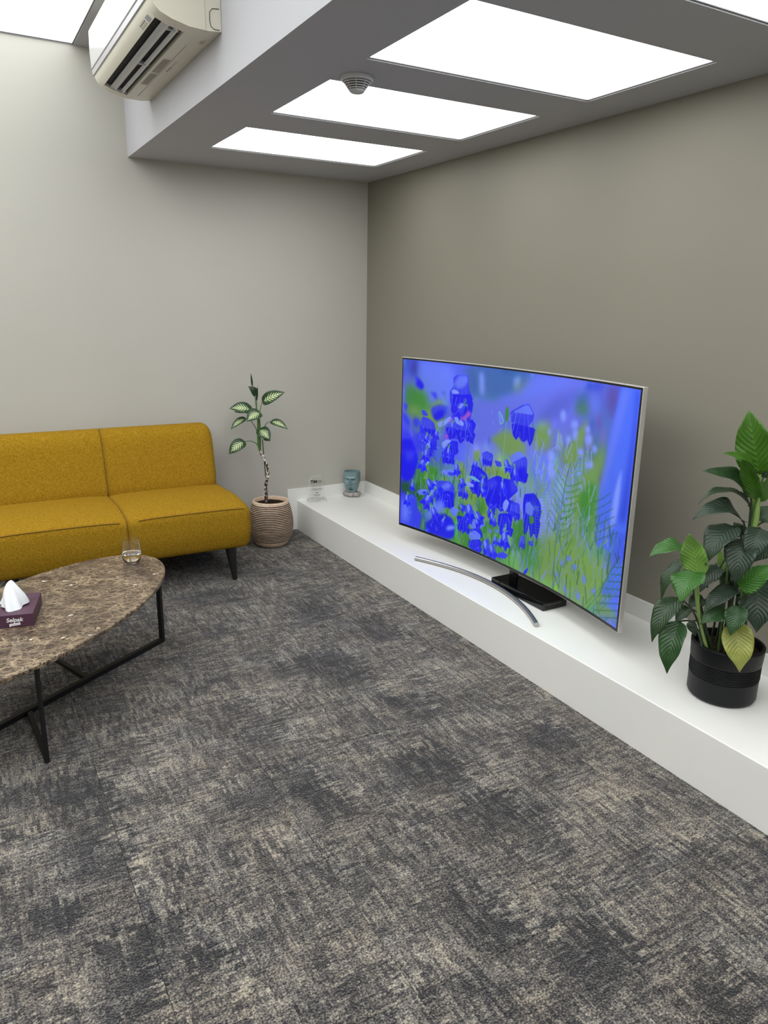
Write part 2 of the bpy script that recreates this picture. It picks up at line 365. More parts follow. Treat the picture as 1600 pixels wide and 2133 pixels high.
class NT:
    """small node builder"""
    def __init__(self, name):
        self.m = bpy.data.materials.new(name)
        self.m.use_nodes = True
        self.t = self.m.node_tree
        self.b = self.t.nodes['Principled BSDF']
        self.out = self.t.nodes['Material Output']
    def n(self, typ, **kw):
        nd = self.t.nodes.new(typ)
        for k, v in kw.items():
            setattr(nd, k, v)
        return nd
    def l(self, a, b):
        self.t.links.new(a, b)
    def set(self, sock, v):
        if hasattr(v, 'is_output'):
            self.l(v, sock)
        else:
            sock.default_value = v
    def math(self, op, a, b=None, c=None, clamp=False):
        nd = self.n('ShaderNodeMath', operation=op, use_clamp=clamp)
        self.set(nd.inputs[0], a)
        if b is not None: self.set(nd.inputs[1], b)
        if c is not None: self.set(nd.inputs[2], c)
        return nd.outputs[0]
    def vmath(self, op, a, b=None):
        nd = self.n('ShaderNodeVectorMath', operation=op)
        self.set(nd.inputs[0], a)
        if b is not None: self.set(nd.inputs[1], b)
        return nd.outputs[0]
    def coord(self, kind='Object'):
        return self.n('ShaderNodeTexCoord').outputs[kind]
    def pos(self):
        return self.n('ShaderNodeNewGeometry').outputs['Position']
    def map(self, v, scale=(1, 1, 1), loc=(0, 0, 0), rot=(0, 0, 0)):
        nd = self.n('ShaderNodeMapping')
        self.l(v, nd.inputs[0])
        nd.inputs['Location'].default_value = loc
        nd.inputs['Rotation'].default_value = rot
        nd.inputs['Scale'].default_value = scale
        return nd.outputs[0]
    def noise(self, v, scale, detail=2, rough=0.5, color=False):
        nd = self.n('ShaderNodeTexNoise')
        self.l(v, nd.inputs['Vector'])
        nd.inputs['Scale'].default_value = scale
        nd.inputs['Detail'].default_value = detail
        nd.inputs['Roughness'].default_value = rough
        return nd.outputs['Color' if color else 'Fac']
    def voronoi(self, v, scale, feature='F1', distance='EUCLIDEAN', out='Distance', rnd=1.0):
        nd = self.n('ShaderNodeTexVoronoi', feature=feature)
        if feature != 'DISTANCE_TO_EDGE':
            nd.distance = distance
        self.l(v, nd.inputs['Vector'])
        nd.inputs['Scale'].default_value = scale
        nd.inputs['Randomness'].default_value = rnd
        return nd.outputs[out]
    def ramp(self, f, stops, interp='LINEAR'):
        nd = self.n('ShaderNodeValToRGB')
        nd.color_ramp.interpolation = interp
        e = nd.color_ramp.elements
        while len(e) < len(stops):
            e.new(0.5)
        for i, (p, c) in enumerate(stops):
            e[i].position = p
            e[i].color = c if len(c) == 4 else (*c, 1)
        self.l(f, nd.inputs[0])
        return nd.outputs[0]
    def mix(self, f, a, b, blend='MIX'):
        nd = self.n('ShaderNodeMix', data_type='RGBA', blend_type=blend)
        self.set(nd.inputs[0], f)
        self.set(nd.inputs[6], a)
        self.set(nd.inputs[7], b)
        return nd.outputs[2]
    def bump(self, h, strength=0.3, dist=0.01):
        nd = self.n('ShaderNodeBump')
        nd.inputs['Strength'].default_value = strength
        nd.inputs['Distance'].default_value = dist
        self.l(h, nd.inputs['Height'])
        self.l(nd.outputs[0], self.b.inputs['Normal'])
    def base(self, v): self.set(self.b.inputs['Base Color'], v)
    def p(self, **kw):
        for k, v in kw.items():
            self.set(self.b.inputs[{'rough': 'Roughness', 'metal': 'Metallic', 'spec': 'Specular IOR Level', 'trans': 'Transmission Weight',
                                    'ior': 'IOR', 'coat': 'Coat Weight', 'sheen': 'Sheen Weight', 'sss': 'Subsurface Weight', 'alpha': 'Alpha'}[k]], v)
        return self

def plain(name, c, rough=0.5, metal=0.0, spec=0.5, var=0.04, scale=6.0, bump=0.0, bscale=300):
    t = NT(name)
    v = t.coord('Object')
    f = t.noise(v, scale, 3)
    lo = tuple(x * (1 - var) for x in c[:3]); hi = tuple(min(1, x * (1 + var)) for x in c[:3])
    t.base(t.ramp(f, [(0.3, lo), (0.7, hi)]))
    t.p(rough=rough, metal=metal, spec=spec)
    if bump:
        t.bump(t.noise(v, bscale, 2), bump, 0.002)
    return t.m

def world_loc(o):
    v = Vector((0, 0, 0))
    while o is not None:
        v += o.location
        o = o.parent
    return v

def link_mesh(name, me, mats, parent=None, smooth=False):
    o = bpy.data.objects.new(name, me)
    COL.objects.link(o)
    for m in (mats if isinstance(mats, (list, tuple)) else [mats]):
        me.materials.append(m)
    if parent is not None:
        o.parent = parent
    if smooth:
        for p in me.polygons:
            p.use_smooth = True
    return o

def mesh_obj(name, verts, faces, mats, parent=None, smooth=False, midx=None, uvs=None):
    """verts in world space; unrotated parents"""
    off = world_loc(parent) if parent is not None else Vector((0, 0, 0))
    me = bpy.data.meshes.new(name)
    me.from_pydata([tuple(Vector(v) - off) for v in verts], [], faces)
    if uvs is not None:
        ul = me.uv_layers.new(name='UVMap')
        for lp in me.loops:
            ul.data[lp.index].uv = uvs[lp.vertex_index]
    o = link_mesh(name, me, mats, parent, smooth)
    if midx is not None:
        for p, i in zip(me.polygons, midx):
            p.material_index = i
    me.update()
    return o

def bm_obj(name, bm, mats, parent=None, smooth=False, angle=None):
    off = world_loc(parent) if parent is not None else Vector((0, 0, 0))
    bmesh.ops.recalc_face_normals(bm, faces=bm.faces)
    bmesh.ops.translate(bm, verts=bm.verts, vec=-off)
    me = bpy.data.meshes.new(name)
    bm.to_mesh(me)
    bm.free()
    o = link_mesh(name, me, mats, parent, smooth)
    if angle:
        me.set_sharp_from_angle(angle=math.radians(angle))
    return o

def add_box(bm, lo, hi, rot=0.0, bev=0.0, seg=2):
    c = [(a + b) / 2 for a, b in zip(lo, hi)]
    s = [abs(b - a) for a, b in zip(lo, hi)]
    t = bmesh.new()
    bmesh.ops.create_cube(t, size=1.0)
    bmesh.ops.scale(t, verts=t.verts, vec=s)
    if bev:
        bmesh.ops.bevel(t, geom=list(t.edges), offset=bev, segments=seg, profile=0.5, affect='EDGES')
    if rot:
        bmesh.ops.rotate(t, verts=t.verts, cent=(0, 0, 0), matrix=Matrix.Rotation(rot, 3, 'Z'))
    bmesh.ops.translate(t, verts=t.verts, vec=c)
    merge(bm, t)

def merge(bm, t):
    me = bpy.data.meshes.new('tmp')
    t.to_mesh(me); t.free()
    bm.from_mesh(me)
    bpy.data.meshes.remove(me)

def box(name, lo, hi, mat, parent=None, rot=0.0, bev=0.0, seg=2):
    bm = bmesh.new()
    add_box(bm, lo, hi, rot, bev, seg)
    return bm_obj(name, bm, mat, parent)

def tube(pts, rads, n=10, caps=True):
    pts = [Vector(p) for p in pts]
    if not isinstance(rads, (list, tuple)):
        rads = [rads] * len(pts)
    V, Fc = [], []
    t0 = (pts[1] - pts[0]).normalized()
    a = Vector((0, 0, 1)) if abs(t0.z) < 0.9 else Vector((1, 0, 0))
    nx = t0.cross(a).normalized()
    for i, p in enumerate(pts):
        t = (pts[min(i + 1, len(pts) - 1)] - pts[max(i - 1, 0)]).normalized()
        nx = (nx - t * nx.dot(t)).normalized()
        ny = t.cross(nx)
        for k in range(n):
            an = 2 * math.pi * k / n
            V.append(p + (nx * math.cos(an) + ny * math.sin(an)) * rads[i])
    for i in range(len(pts) - 1):
        for k in range(n):
            Fc.append((i * n + k, i * n + (k + 1) % n, (i + 1) * n + (k + 1) % n, (i + 1) * n + k))
    if caps:
        Fc.append(tuple(reversed(range(n))))
        Fc.append(tuple((len(pts) - 1) * n + k for k in range(n)))
    return V, Fc

def tube_obj(name, pts, rads, mat, parent=None, n=10, smooth=True):
    V, Fc = tube(pts, rads, n)
    o = mesh_obj(name, V, Fc, mat, parent, smooth)
    o.data.set_sharp_from_angle(angle=math.radians(50))
    return o

def smooth_path(pts, k=4):
    """Catmull-Rom through the points"""
    P = [Vector(p) for p in pts]
    P = [P[0] * 2 - P[1]] + P + [P[-1] * 2 - P[-2]]
    out = []
    for i in range(1, len(P) - 2):
        for j in range(k):
            t = j / k
            out.append(0.5 * ((2 * P[i]) + (P[i + 1] - P[i - 1]) * t + (2 * P[i - 1] - 5 * P[i] + 4 * P[i + 1] - P[i + 2]) * t * t
                              + (-P[i - 1] + 3 * P[i] - 3 * P[i + 1] + P[i + 2]) * t ** 3))
    out.append(P[-2])
    return out

def lathe(name, prof, c, mats, parent=None, n=48, smooth=True, idx=None, angle=35):
    """prof: list of (radius, z); c: (x, y, z0)"""
    V, Fc, mi = [], [], []
    for r, z in prof:
        for k in range(n):
            a = 2 * math.pi * k / n
            V.append((c[0] + r * math.cos(a), c[1] + r * math.sin(a), c[2] + z))
    for i in range(len(prof) - 1):
        for k in range(n):
            Fc.append((i * n + k, i * n + (k + 1) % n, (i + 1) * n + (k + 1) % n, (i + 1) * n + k))
            mi.append(idx[i] if idx else 0)
    if prof[0][0] > 1e-5:
        Fc.append(tuple(reversed(range(n)))); mi.append(0)
    if prof[-1][0] > 1e-5:
        Fc.append(tuple((len(prof) - 1) * n + k for k in range(n))); mi.append(0)
    o = mesh_obj(name, V, Fc, mats, parent, smooth, mi)
    o.data.set_sharp_from_angle(angle=math.radians(angle))
    return o

def thing(name, loc, label, cat, group=None):
    o = bpy.data.objects.new(name, None)
    o.empty_display_size = 0.05
    COL.objects.link(o)
    o.location = loc
    tag(o, label, cat, group)
    return o

def tag(o, label, cat, group=None):
    o['label'] = label
    o['category'] = cat
    if group:
        o['group'] = group
    return o

def struct(o, label=None):
    o['kind'] = 'structure'
    if label:
        o['label'] = label
    return o

# ---------------------------------------------------------------- materials
def wall_mat(name, c, rough=0.6):
    t = NT(name)
    v = t.pos()
    f = t.noise(v, 1.3, 2)
    t.base(t.ramp(f, [(0.3, tuple(x * 0.975 for x in c[:3])), (0.7, tuple(x * 1.02 for x in c[:3]))]))
    t.p(rough=rough, spec=0.35)
    pass
    return t.m

M_WALL = wall_mat('paint_warm_grey', rgb(185, 183, 174))
M_WALL_R = wall_mat('paint_taupe', rgb(135, 131, 119), 0.5)
M_WHITE = wall_mat('paint_light_grey', rgb(180, 180, 184))
M_LEDGE = plain('ledge_white_lacquer', rgb(233, 233, 229), rough=0.32, var=0.015, scale=2)
M_GAP = plain('dark_gap', rgb(40, 40, 42), rough=0.7)
M_ALU = plain('panel_frame_grey', rgb(120, 120, 122), rough=0.45, metal=0.4)

def emit_mat(name, strength):
    t = NT(name)
    v = t.coord('Object')
    f = t.noise(v, 2.5, 3)
    e = t.n('ShaderNodeEmission')
    t.l(t.ramp(f, [(0.3, (0.93, 0.96, 0.97)), (0.7, (1.0, 1.0, 0.99))]), e.inputs[0])
    e.inputs[1].default_value = strength
    t.l(e.outputs[0], t.out.inputs[0])
    return t.m

M_LIGHT_LOW = emit_mat('lit_diffuser_low', LOW_PANEL)
M_LIGHT_HIGH = emit_mat('lit_diffuser_high', HIGH_PANEL)

PATCH_SLOTS = [('dark_patch_a', -1), ('dark_patch_b', -1), ('dark_patch_c', -1), ('pale_patch_a', 1), ('pale_patch_b', 1)]
def carpet_mat():
    t = NT('woven_carpet')
    oi = t.n('ShaderNodeObjectInfo')
    off = t.math('MULTIPLY', oi.outputs['Random'], 37.0)
    P = t.pos()
    comb = t.n('ShaderNodeCombineXYZ')
    t.l(off, comb.inputs[0]); t.l(off, comb.inputs[1])
    Q = t.vmath('ADD', P, comb.outputs[0])
    # dashes along both pile directions
    dx = t.noise(t.map(Q, (34, 130, 1)), 1.0, 2, 0.6)
    dy = t.noise(t.map(Q, (115, 28, 1)), 1.0, 2, 0.6)
    qs = t.n('ShaderNodeSeparateXYZ'); t.l(Q, qs.inputs[0])
    def yarn(across, along, fa, fl):
        """one flat tone for each short run of yarn in a row"""
        row = t.math('FLOOR', t.math('MULTIPLY', across, fa))
        w1 = t.n('ShaderNodeTexWhiteNoise', noise_dimensions='1D'); t.l(row, w1.inputs['W'])
        run = t.math('FLOOR', t.math('MULTIPLY_ADD', along, fl, t.math('MULTIPLY', w1.outputs['Value'], 9.0)))
        cb = t.n('ShaderNodeCombineXYZ'); t.l(row, cb.inputs[0]); t.l(run, cb.inputs[1])
        w2 = t.n('ShaderNodeTexWhiteNoise', noise_dimensions='2D'); t.l(cb.outputs[0], w2.inputs['Vector'])
        return w2.outputs['Value']
    cxn = yarn(qs.outputs[1], qs.outputs[0], 116.0, 25.0)
    cyn = yarn(qs.outputs[0], qs.outputs[1], 100.0, 21.0)
    bx_ = yarn(qs.outputs[1], qs.outputs[0], 21.0, 8.0)
    by_ = yarn(qs.outputs[0], qs.outputs[1], 19.0, 7.0)
    wide = t.noise(t.map(Q, (7, 26, 1)), 1.0, 3, 0.6)
    tall = t.noise(t.map(Q, (26, 6, 1)), 1.0, 3, 0.6)
    big = t.voronoi(t.map(Q, (4.6, 5.4, 0.0)), 1.0, distance='CHEBYCHEV', out='Color', rnd=0.9)
    sep = t.n('ShaderNodeSeparateColor'); t.l(big, sep.inputs[0])
    soft = t.noise(Q, 2.2, 2)
    # ragged edge for the woven patches
    jag = t.n('ShaderNodeCombineXYZ')
    t.l(t.math('MULTIPLY', t.math('ADD', t.math('MULTIPLY', t.math('SUBTRACT', cxn, 0.5), 0.5), t.math('SUBTRACT', wide, 0.5)), 0.13), jag.inputs[0])
    t.l(t.math('MULTIPLY', t.math('ADD', t.math('MULTIPLY', t.math('SUBTRACT', cyn, 0.5), 0.5), t.math('SUBTRACT', tall, 0.5)), 0.13), jag.inputs[1])
    R = t.vmath('ADD', P, jag.outputs[0])
    acc = None
    for slot, val in PATCH_SLOTS:
        at = t.n('ShaderNodeAttribute', attribute_type='OBJECT', attribute_name=slot)
        s = t.n('ShaderNodeSeparateXYZ'); t.l(at.outputs['Vector'], s.inputs[0])
        r_ = t.n('ShaderNodeSeparateXYZ'); t.l(R, r_.inputs[0])
        ax = t.math('DIVIDE', t.math('ABSOLUTE', t.math('SUBTRACT', r_.outputs[0], s.outputs[0])), s.outputs[2])
        ay = t.math('DIVIDE', t.math('ABSOLUTE', t.math('SUBTRACT', r_.outputs[1], s.outputs[1])), at.outputs['Alpha'])
        mx = t.math('MAXIMUM', ax, ay)
        k = t.math('MULTIPLY', t.math('MULTIPLY_ADD', mx, -4.5, 5.2, clamp=True), float(val))
        acc = k if acc is None else t.math('ADD', acc, k)
    # dash direction leans one way or the other block by block
    lean = t.math('MULTIPLY_ADD', sep.outputs[1], 0.5, 0.25)
    da = t.n('ShaderNodeMix'); t.l(lean, da.inputs[0]); t.l(dx, da.inputs[2]); t.l(dy, da.inputs[3])
    db = t.n('ShaderNodeMix'); t.l(lean, db.inputs[0]); t.l(wide, db.inputs[2]); t.l(tall, db.inputs[3])
    dash = t.math('ADD', t.math('MULTIPLY', da.outputs[0], 0.6), t.math('MULTIPLY', db.outputs[0], 0.4))
    tone = t.math('MULTIPLY_ADD', t.math('SUBTRACT', dash, 0.5), 0.85, 0.46)
    tone = t.math('MULTIPLY_ADD', t.math('SUBTRACT', sep.outputs[0], 0.5), 0.10, tone)
    tone = t.math('MULTIPLY_ADD', t.math('SUBTRACT', soft, 0.5), 0.12, tone)
    tone = t.math('MULTIPLY_ADD', t.math('ADD', t.math('MULTIPLY', t.math('MAXIMUM', acc, 0.0), 0.10), t.math('MULTIPLY', t.math('MINIMUM', acc, 0.0), 0.16)), 1.0, tone)
    dc_ = t.n('ShaderNodeMix'); t.l(lean, dc_.inputs[0]); t.l(cxn, dc_.inputs[2]); t.l(cyn, dc_.inputs[3])
    tone = t.math('MULTIPLY_ADD', t.math('SUBTRACT', dc_.outputs[0], 0.5), 0.42, tone)
    tone = t.math('MULTIPLY_ADD', t.math('SUBTRACT', t.math('ADD', bx_, by_), 1.0), 0.075, tone)
    pile = t.noise(Q, 180, 2, 0.75)
    pile2 = t.voronoi(t.map(Q, (1, 1.25, 1)), 165)
    tone2 = t.math('MULTIPLY_ADD', t.math('SUBTRACT', pile, 0.5), 1.5, tone)
    tone2 = t.math('MULTIPLY_ADD', t.math('SUBTRACT', pile2, 0.4), -0.38, tone2)  # darker between tufts: shade of the pile gaps put into the colour
    col = t.ramp(tone2, [(0.14, rgb(36, 36, 39)), (0.34, rgb(74, 72, 72)), (0.50, rgb(112, 107, 102)), (0.66, rgb(150, 144, 133)), (0.9, rgb(200, 194, 176))])
    tint = t.ramp(t.noise(Q, 5.0, 2), [(0.35, (0.97, 0.985, 1.0)), (0.65, (1.04, 1.0, 0.94))])
    col = t.mix(1.0, col, tint, 'MULTIPLY')
    t.base(col)
    t.p(rough=0.95, spec=0.1, sheen=0.15)
    h = t.math('ADD', t.math('MULTIPLY', pile2, -0.8), pile)
    h = t.math('ADD', h, t.math('MULTIPLY', dash, 0.5))
    t.bump(h, 1.0, 0.007)
    return t.m
M_CARPET = carpet_mat()

def fabric_mat():
    t = NT('mustard_wool')
    v = t.coord('Object')
    f = t.noise(v, 420, 3, 0.7)
    g = t.noise(t.map(v, (1, 1, 1)), 110, 3, 0.65)
    f2 = t.math('ADD', t.math('MULTIPLY', f, 0.7), t.math('MULTIPLY', g, 0.3))
    t.base(t.ramp(f2, [(0.32, rgb(80, 58, 10)), (0.47, rgb(142, 108, 22)), (0.56, rgb(160, 124, 32)), (0.7, rgb(194, 160, 70))]))
    t.p(rough=0.95, spec=0.1)
    t.bump(f, 0.35, 0.003)
    return t.m
M_FABRIC = fabric_mat()
M_PIPING = plain('mustard_piping', rgb(132, 98, 14), rough=0.9, var=0.15, scale=200)

def marble_mat():
    t = NT('brown_marble')
    v = t.coord('Object')
    wv = t.noise(v, 11, 5, 0.65, color=True)
    wp = t.vmath('ADD', v, t.vmath('MULTIPLY', t.vmath('SUBTRACT', wv, (0.5, 0.5, 0.5)), (0.085, 0.085, 0.085)))
    e1 = t.voronoi(t.map(wp, (1, 1.9, 1), rot=(0, 0, -0.7)), 17, feature='DISTANCE_TO_EDGE')
    e2 = t.voronoi(t.map(wp, (1, 1.7, 1), rot=(0, 0, -0.5)), 40, feature='DISTANCE_TO_EDGE')
    v1 = t.ramp(e1, [(0.0, (1, 1, 1)), (0.05, (0.5, 0.5, 0.5)), (0.11, (0, 0, 0))])
    v2 = t.ramp(e2, [(0.0, (0.8, 0.8, 0.8)), (0.07, (0.2, 0.2, 0.2)), (0.2, (0, 0, 0))])
    thick = t.ramp(t.noise(v, 9, 3, 0.6), [(0.30, (0.05, 0.05, 0.05)), (0.66, (1, 1, 1))])
    vv = t.math('MULTIPLY', t.math('MAXIMUM', v1, v2), thick)
    base = t.ramp(t.noise(wp, 14, 4, 0.65), [(0.3, rgb(44, 34, 29)), (0.5, rgb(66, 54, 46)), (0.7, rgb(88, 74, 63))])
    col = t.mix(vv, base, rgb(176, 157, 128))
    fl = t.voronoi(t.map(wp, (1, 2.2, 1), rot=(0, 0, -0.9)), 8.5)
    fleck = t.ramp(fl, [(0.075, (1, 1, 1)), (0.10, (0, 0, 0))])
    col = t.mix(fleck, col, rgb(232, 222, 206))
    t.base(col)
    t.p(rough=0.3, spec=0.3)
    return t.m
M_MARBLE = marble_mat()
M_BLACK_METAL = plain('black_powder_coat', rgb(22, 22, 24), rough=0.5, spec=0.35)
M_BLACK_WOOD = plain('black_stained_wood', rgb(20, 19, 19), rough=0.45)
M_PLASTIC_W = plain('ivory_plastic', rgb(214, 210, 194), rough=0.35, var=0.02)
M_PLASTIC_P = plain('white_panel_plastic', rgb(186, 186, 185), rough=0.22, var=0.01)
M_PLASTIC_G = plain('grey_plastic', rgb(170, 170, 172), rough=0.4)
M_DARK = plain('dark_interior', rgb(14, 14, 16), rough=0.7)
M_STICKER = plain('grey_print', rgb(120, 118, 108), rough=0.6)
M_PRINT_LIGHT = plain('faint_grey_print', rgb(178, 176, 164), rough=0.6)
M_DETECTOR = plain('detector_plastic', rgb(196, 196, 198), rough=0.45)
M_GLOSS_BLACK = plain('gloss_black', rgb(8, 8, 10), rough=0.08, spec=0.6)
M_BEZEL = plain('bezel_black', rgb(6, 6, 8), rough=0.3)

def brushed(name, c, rough=0.28):
    t = NT(name)
    v = t.coord('Object')
    f = t.noise(t.map(v, (30, 3, 400)), 4, 2)
    t.base(t.ramp(f, [(0.3, tuple(x * 0.85 for x in c[:3])), (0.7, c)]))
    t.p(rough=rough, metal=1.0)
    return t.m
M_STEEL = brushed('brushed_steel', rgb(188, 186, 182))
M_SILVER = plain('tv_silver', rgb(206, 204, 200), rough=0.3, metal=0.55, var=0.02)

def glass_mat(name, ior, c=(1, 1, 1, 1), rough=0.0):
    t = NT(name)
    f = t.noise(t.coord('Object'), 3, 1)
    t.base(t.ramp(f, [(0.0, c), (1.0, c)]))
    t.p(rough=rough, trans=1.0, ior=ior)
    return t.m
M_GLASS = glass_mat('clear_glass', 1.45)
M_WATER = glass_mat('water', 1.33)
M_ACRYLIC = glass_mat('clear_acrylic', 1.3)
M_TISSUE = plain('tissue_paper', rgb(216, 219, 222), rough=0.9, var=0.01)
M_CARTON = plain('plum_carton', rgb(74, 44, 64), rough=0.5, var=0.05)
M_PRINT_W = plain('white_print', rgb(240, 240, 240), rough=0.6)
M_PRINT_B = plain('black_print', rgb(16, 16, 16), rough=0.6)

def clay_mat(name, c, dark):
    t = NT(name)
    v = t.coord('Object')
    f = t.noise(t.map(v, (1, 1, 6)), 30, 4, 0.6)
    t.base(t.ramp(f, [(0.3, dark), (0.6, c)]))
    t.p(rough=0.7, spec=0.2)
    t.bump(f, 0.15, 0.003)
    return t.m
M_CLAY = clay_mat('beige_clay', rgb(214, 192, 168), rgb(178, 152, 130))
M_CLAY_G = clay_mat('clay_groove', rgb(58, 40, 33), rgb(42, 28, 23))
M_BLACK_POT = plain('black_satin_pot', rgb(9, 11, 15), rough=0.45, spec=0.3)

def soil_mat():
    t = NT('potting_soil')
    v = t.coord('Object')
    f = t.noise(v, 120, 4, 0.7)
    t.base(t.ramp(f, [(0.35, rgb(24, 17, 12)), (0.6, rgb(60, 44, 32)), (0.78, rgb(150, 136, 120))]))
    t.p(rough=0.95, spec=0.1)
    t.bump(f, 0.9, 0.01)
    return t.m
M_SOIL = soil_mat()

def leaf_mat(name, c, vein, rough=0.36):
    t = NT(name)
    uv = t.coord('UV')
    s = t.n('ShaderNodeSeparateXYZ'); t.l(uv, s.inputs[0])
    a = t.math('ABSOLUTE', t.math('MULTIPLY_ADD', s.outputs[0], 2.0, -1.0))
    ph = t.math('MULTIPLY_ADD', a, -3.2, t.math('MULTIPLY', s.outputs[1], 11.0))
    wv = t.math('SINE', t.math('MULTIPLY', ph, 6.2832))
    line = t.ramp(wv, [(0.72, (0, 0, 0)), (1.0, (1, 1, 1))])
    mid = t.ramp(a, [(0.0, (1, 1, 1)), (0.06, (0, 0, 0))])
    vn = t.math('MULTIPLY', t.math('MAXIMUM', t.math('MULTIPLY', line, 0.40), mid), 0.4)
    blot = t.ramp(t.noise(t.coord('Object'), 22, 3), [(0.3, tuple(x * 0.8 for x in c[:3])), (0.7, tuple(min(1, x * 1.2) for x in c[:3]))])
    t.base(t.mix(vn, blot, vein))
    t.p(rough=rough, spec=0.45)
    t.bump(wv, 0.25, 0.004)
    return t.m
LEAF = {
    'b': leaf_mat('leaf_bright', rgb(58, 100, 22), rgb(92, 134, 50)),
    'd': leaf_mat('leaf_dark', rgb(34, 58, 30), rgb(58, 86, 50)),
    'D': leaf_mat('leaf_deep', rgb(40, 57, 42), rgb(62, 82, 62), 0.42),
    'g': leaf_mat('leaf_fresh', rgb(54, 98, 40), rgb(86, 130, 66)),
    'G': leaf_mat('leaf_vivid', rgb(54, 104, 30), rgb(86, 138, 56)),
    'm': leaf_mat('leaf_middle', rgb(40, 72, 36), rgb(70, 104, 62)),
    'L': leaf_mat('leaf_light', rgb(108, 148, 66), rgb(146, 182, 102)),
    'Y': leaf_mat('leaf_yellowing', rgb(140, 146, 70), rgb(164, 168, 96)),
}
def variegated():
    t = NT('leaf_variegated')
    uv = t.coord('UV')
    s = t.n('ShaderNodeSeparateXYZ'); t.l(uv, s.inputs[0])
    a = t.math('ABSOLUTE', t.math('MULTIPLY_ADD', s.outputs[0], 2.0, -1.0))
    ph = t.math('MULTIPLY_ADD', a, -2.2, t.math('MULTIPLY', s.outputs[1], 9.0))
    wv = t.math('MULTIPLY_ADD', t.math('SINE', t.math('MULTIPLY', ph, 6.2832)), 0.28, 0.31)
    taper = t.math('MULTIPLY', t.math('SINE', t.math('MULTIPLY', s.outputs[1], 3.1416)), 1.0)
    edge = t.math('SUBTRACT', t.math('MULTIPLY', wv, taper), t.math('MULTIPLY', a, 0.75))
    edge = t.math('ADD', edge, t.math('MULTIPLY', t.math('SUBTRACT', t.noise(t.coord('Object'), 90, 3), 0.5), 0.35))
    f = t.ramp(edge, [(0.02, (0, 0, 0)), (0.10, (1, 1, 1))])
    mid = t.ramp(a, [(0.0, (1, 1, 1)), (0.05, (0, 0, 0))])
    col = t.mix(f, rgb(40, 66, 38), rgb(198, 212, 160))
    col = t.mix(t.math('MULTIPLY', mid, 0.6), col, rgb(70, 100, 56))
    t.base(col)
    t.p(rough=0.4, spec=0.4)
    return t.m
M_VAR = variegated()
M_PETIOLE = plain('petiole_green', rgb(72, 108, 48), rough=0.5, var=0.15, scale=30)
M_PETIOLE_L = plain('petiole_light', rgb(130, 160, 84), rough=0.5, var=0.1, scale=30)
M_PETIOLE_D = plain('petiole_dark', rgb(40, 56, 34), rough=0.5, var=0.2, scale=30)
M_STAKE = plain('black_stake', rgb(20, 20, 20), rough=0.5)
M_TWINE = plain('white_twine', rgb(214, 208, 196), rough=0.9)
def bark():
    t = NT('mottled_cane')
    v = t.coord('Object')
    f = t.noise(t.map(v, (1, 1, 0.6)), 70, 2, 0.5)
    t.base(t.ramp(f, [(0.42, rgb(52, 40, 32)), (0.5, rgb(92, 74, 60)), (0.58, rgb(206, 198, 186))]))
    t.p(rough=0.8, spec=0.2)
    t.bump(f, 0.4, 0.004)
    return t.m
M_BARK = bark()
def teal():
    t = NT('teal_glaze')
    f = t.noise(t.coord('Object'), 12, 3)
    t.base(t.ramp(f, [(0.3, rgb(98, 122, 126)), (0.7, rgb(126, 152, 156))]))
    t.p(rough=0.2, spec=0.5, coat=0.3)
    return t.m
M_TEAL = teal()
def stone():
    t = NT('grey_stone')
    v = t.coord('Object')
    f = t.noise(v, 45, 4, 0.65)
    t.base(t.ramp(f, [(0.3, rgb(120, 114, 112)), (0.7, rgb(186, 180, 178))]))
    t.p(rough=0.85, spec=0.2)
    t.bump(f, 0.5, 0.006)
    return t.m
M_STONE = stone()

# ---------------------------------------------------------------- the room
XL, YF = -5.6, -7.2                      # far-left wall and the wall behind the camera
TS = 0.525                               # carpet tile
T = 0.12
floor = struct(box('floor', (XL, YF, -0.06), (0, 0, -0.008), M_GAP))
tile_me = None
x_edges = [-2.38 + TS * k for k in range(-7, 6)]
y_edges = [-2.70 + TS * k for k in range(-9, 6)]
def tile_mesh(wx, wy):
    bm = bmesh.new()
    g = 0.0006
    t = bmesh.new()
    bmesh.ops.create_cube(t, size=1.0)
    bmesh.ops.scale(t, verts=t.verts, vec=(wx - 2 * g, wy - 2 * g, 0.008))
    top = [e for e in t.edges if all(v.co.z > 0 for v in e.verts)]
    bmesh.ops.bevel(t, geom=top, offset=0.0012, segments=1, affect='EDGES')
    me = bpy.data.meshes.new('carpet_tile')
    t.to_mesh(me); t.free()
    me.materials.append(M_CARPET)
    return me
cache = {}
fx = -DP
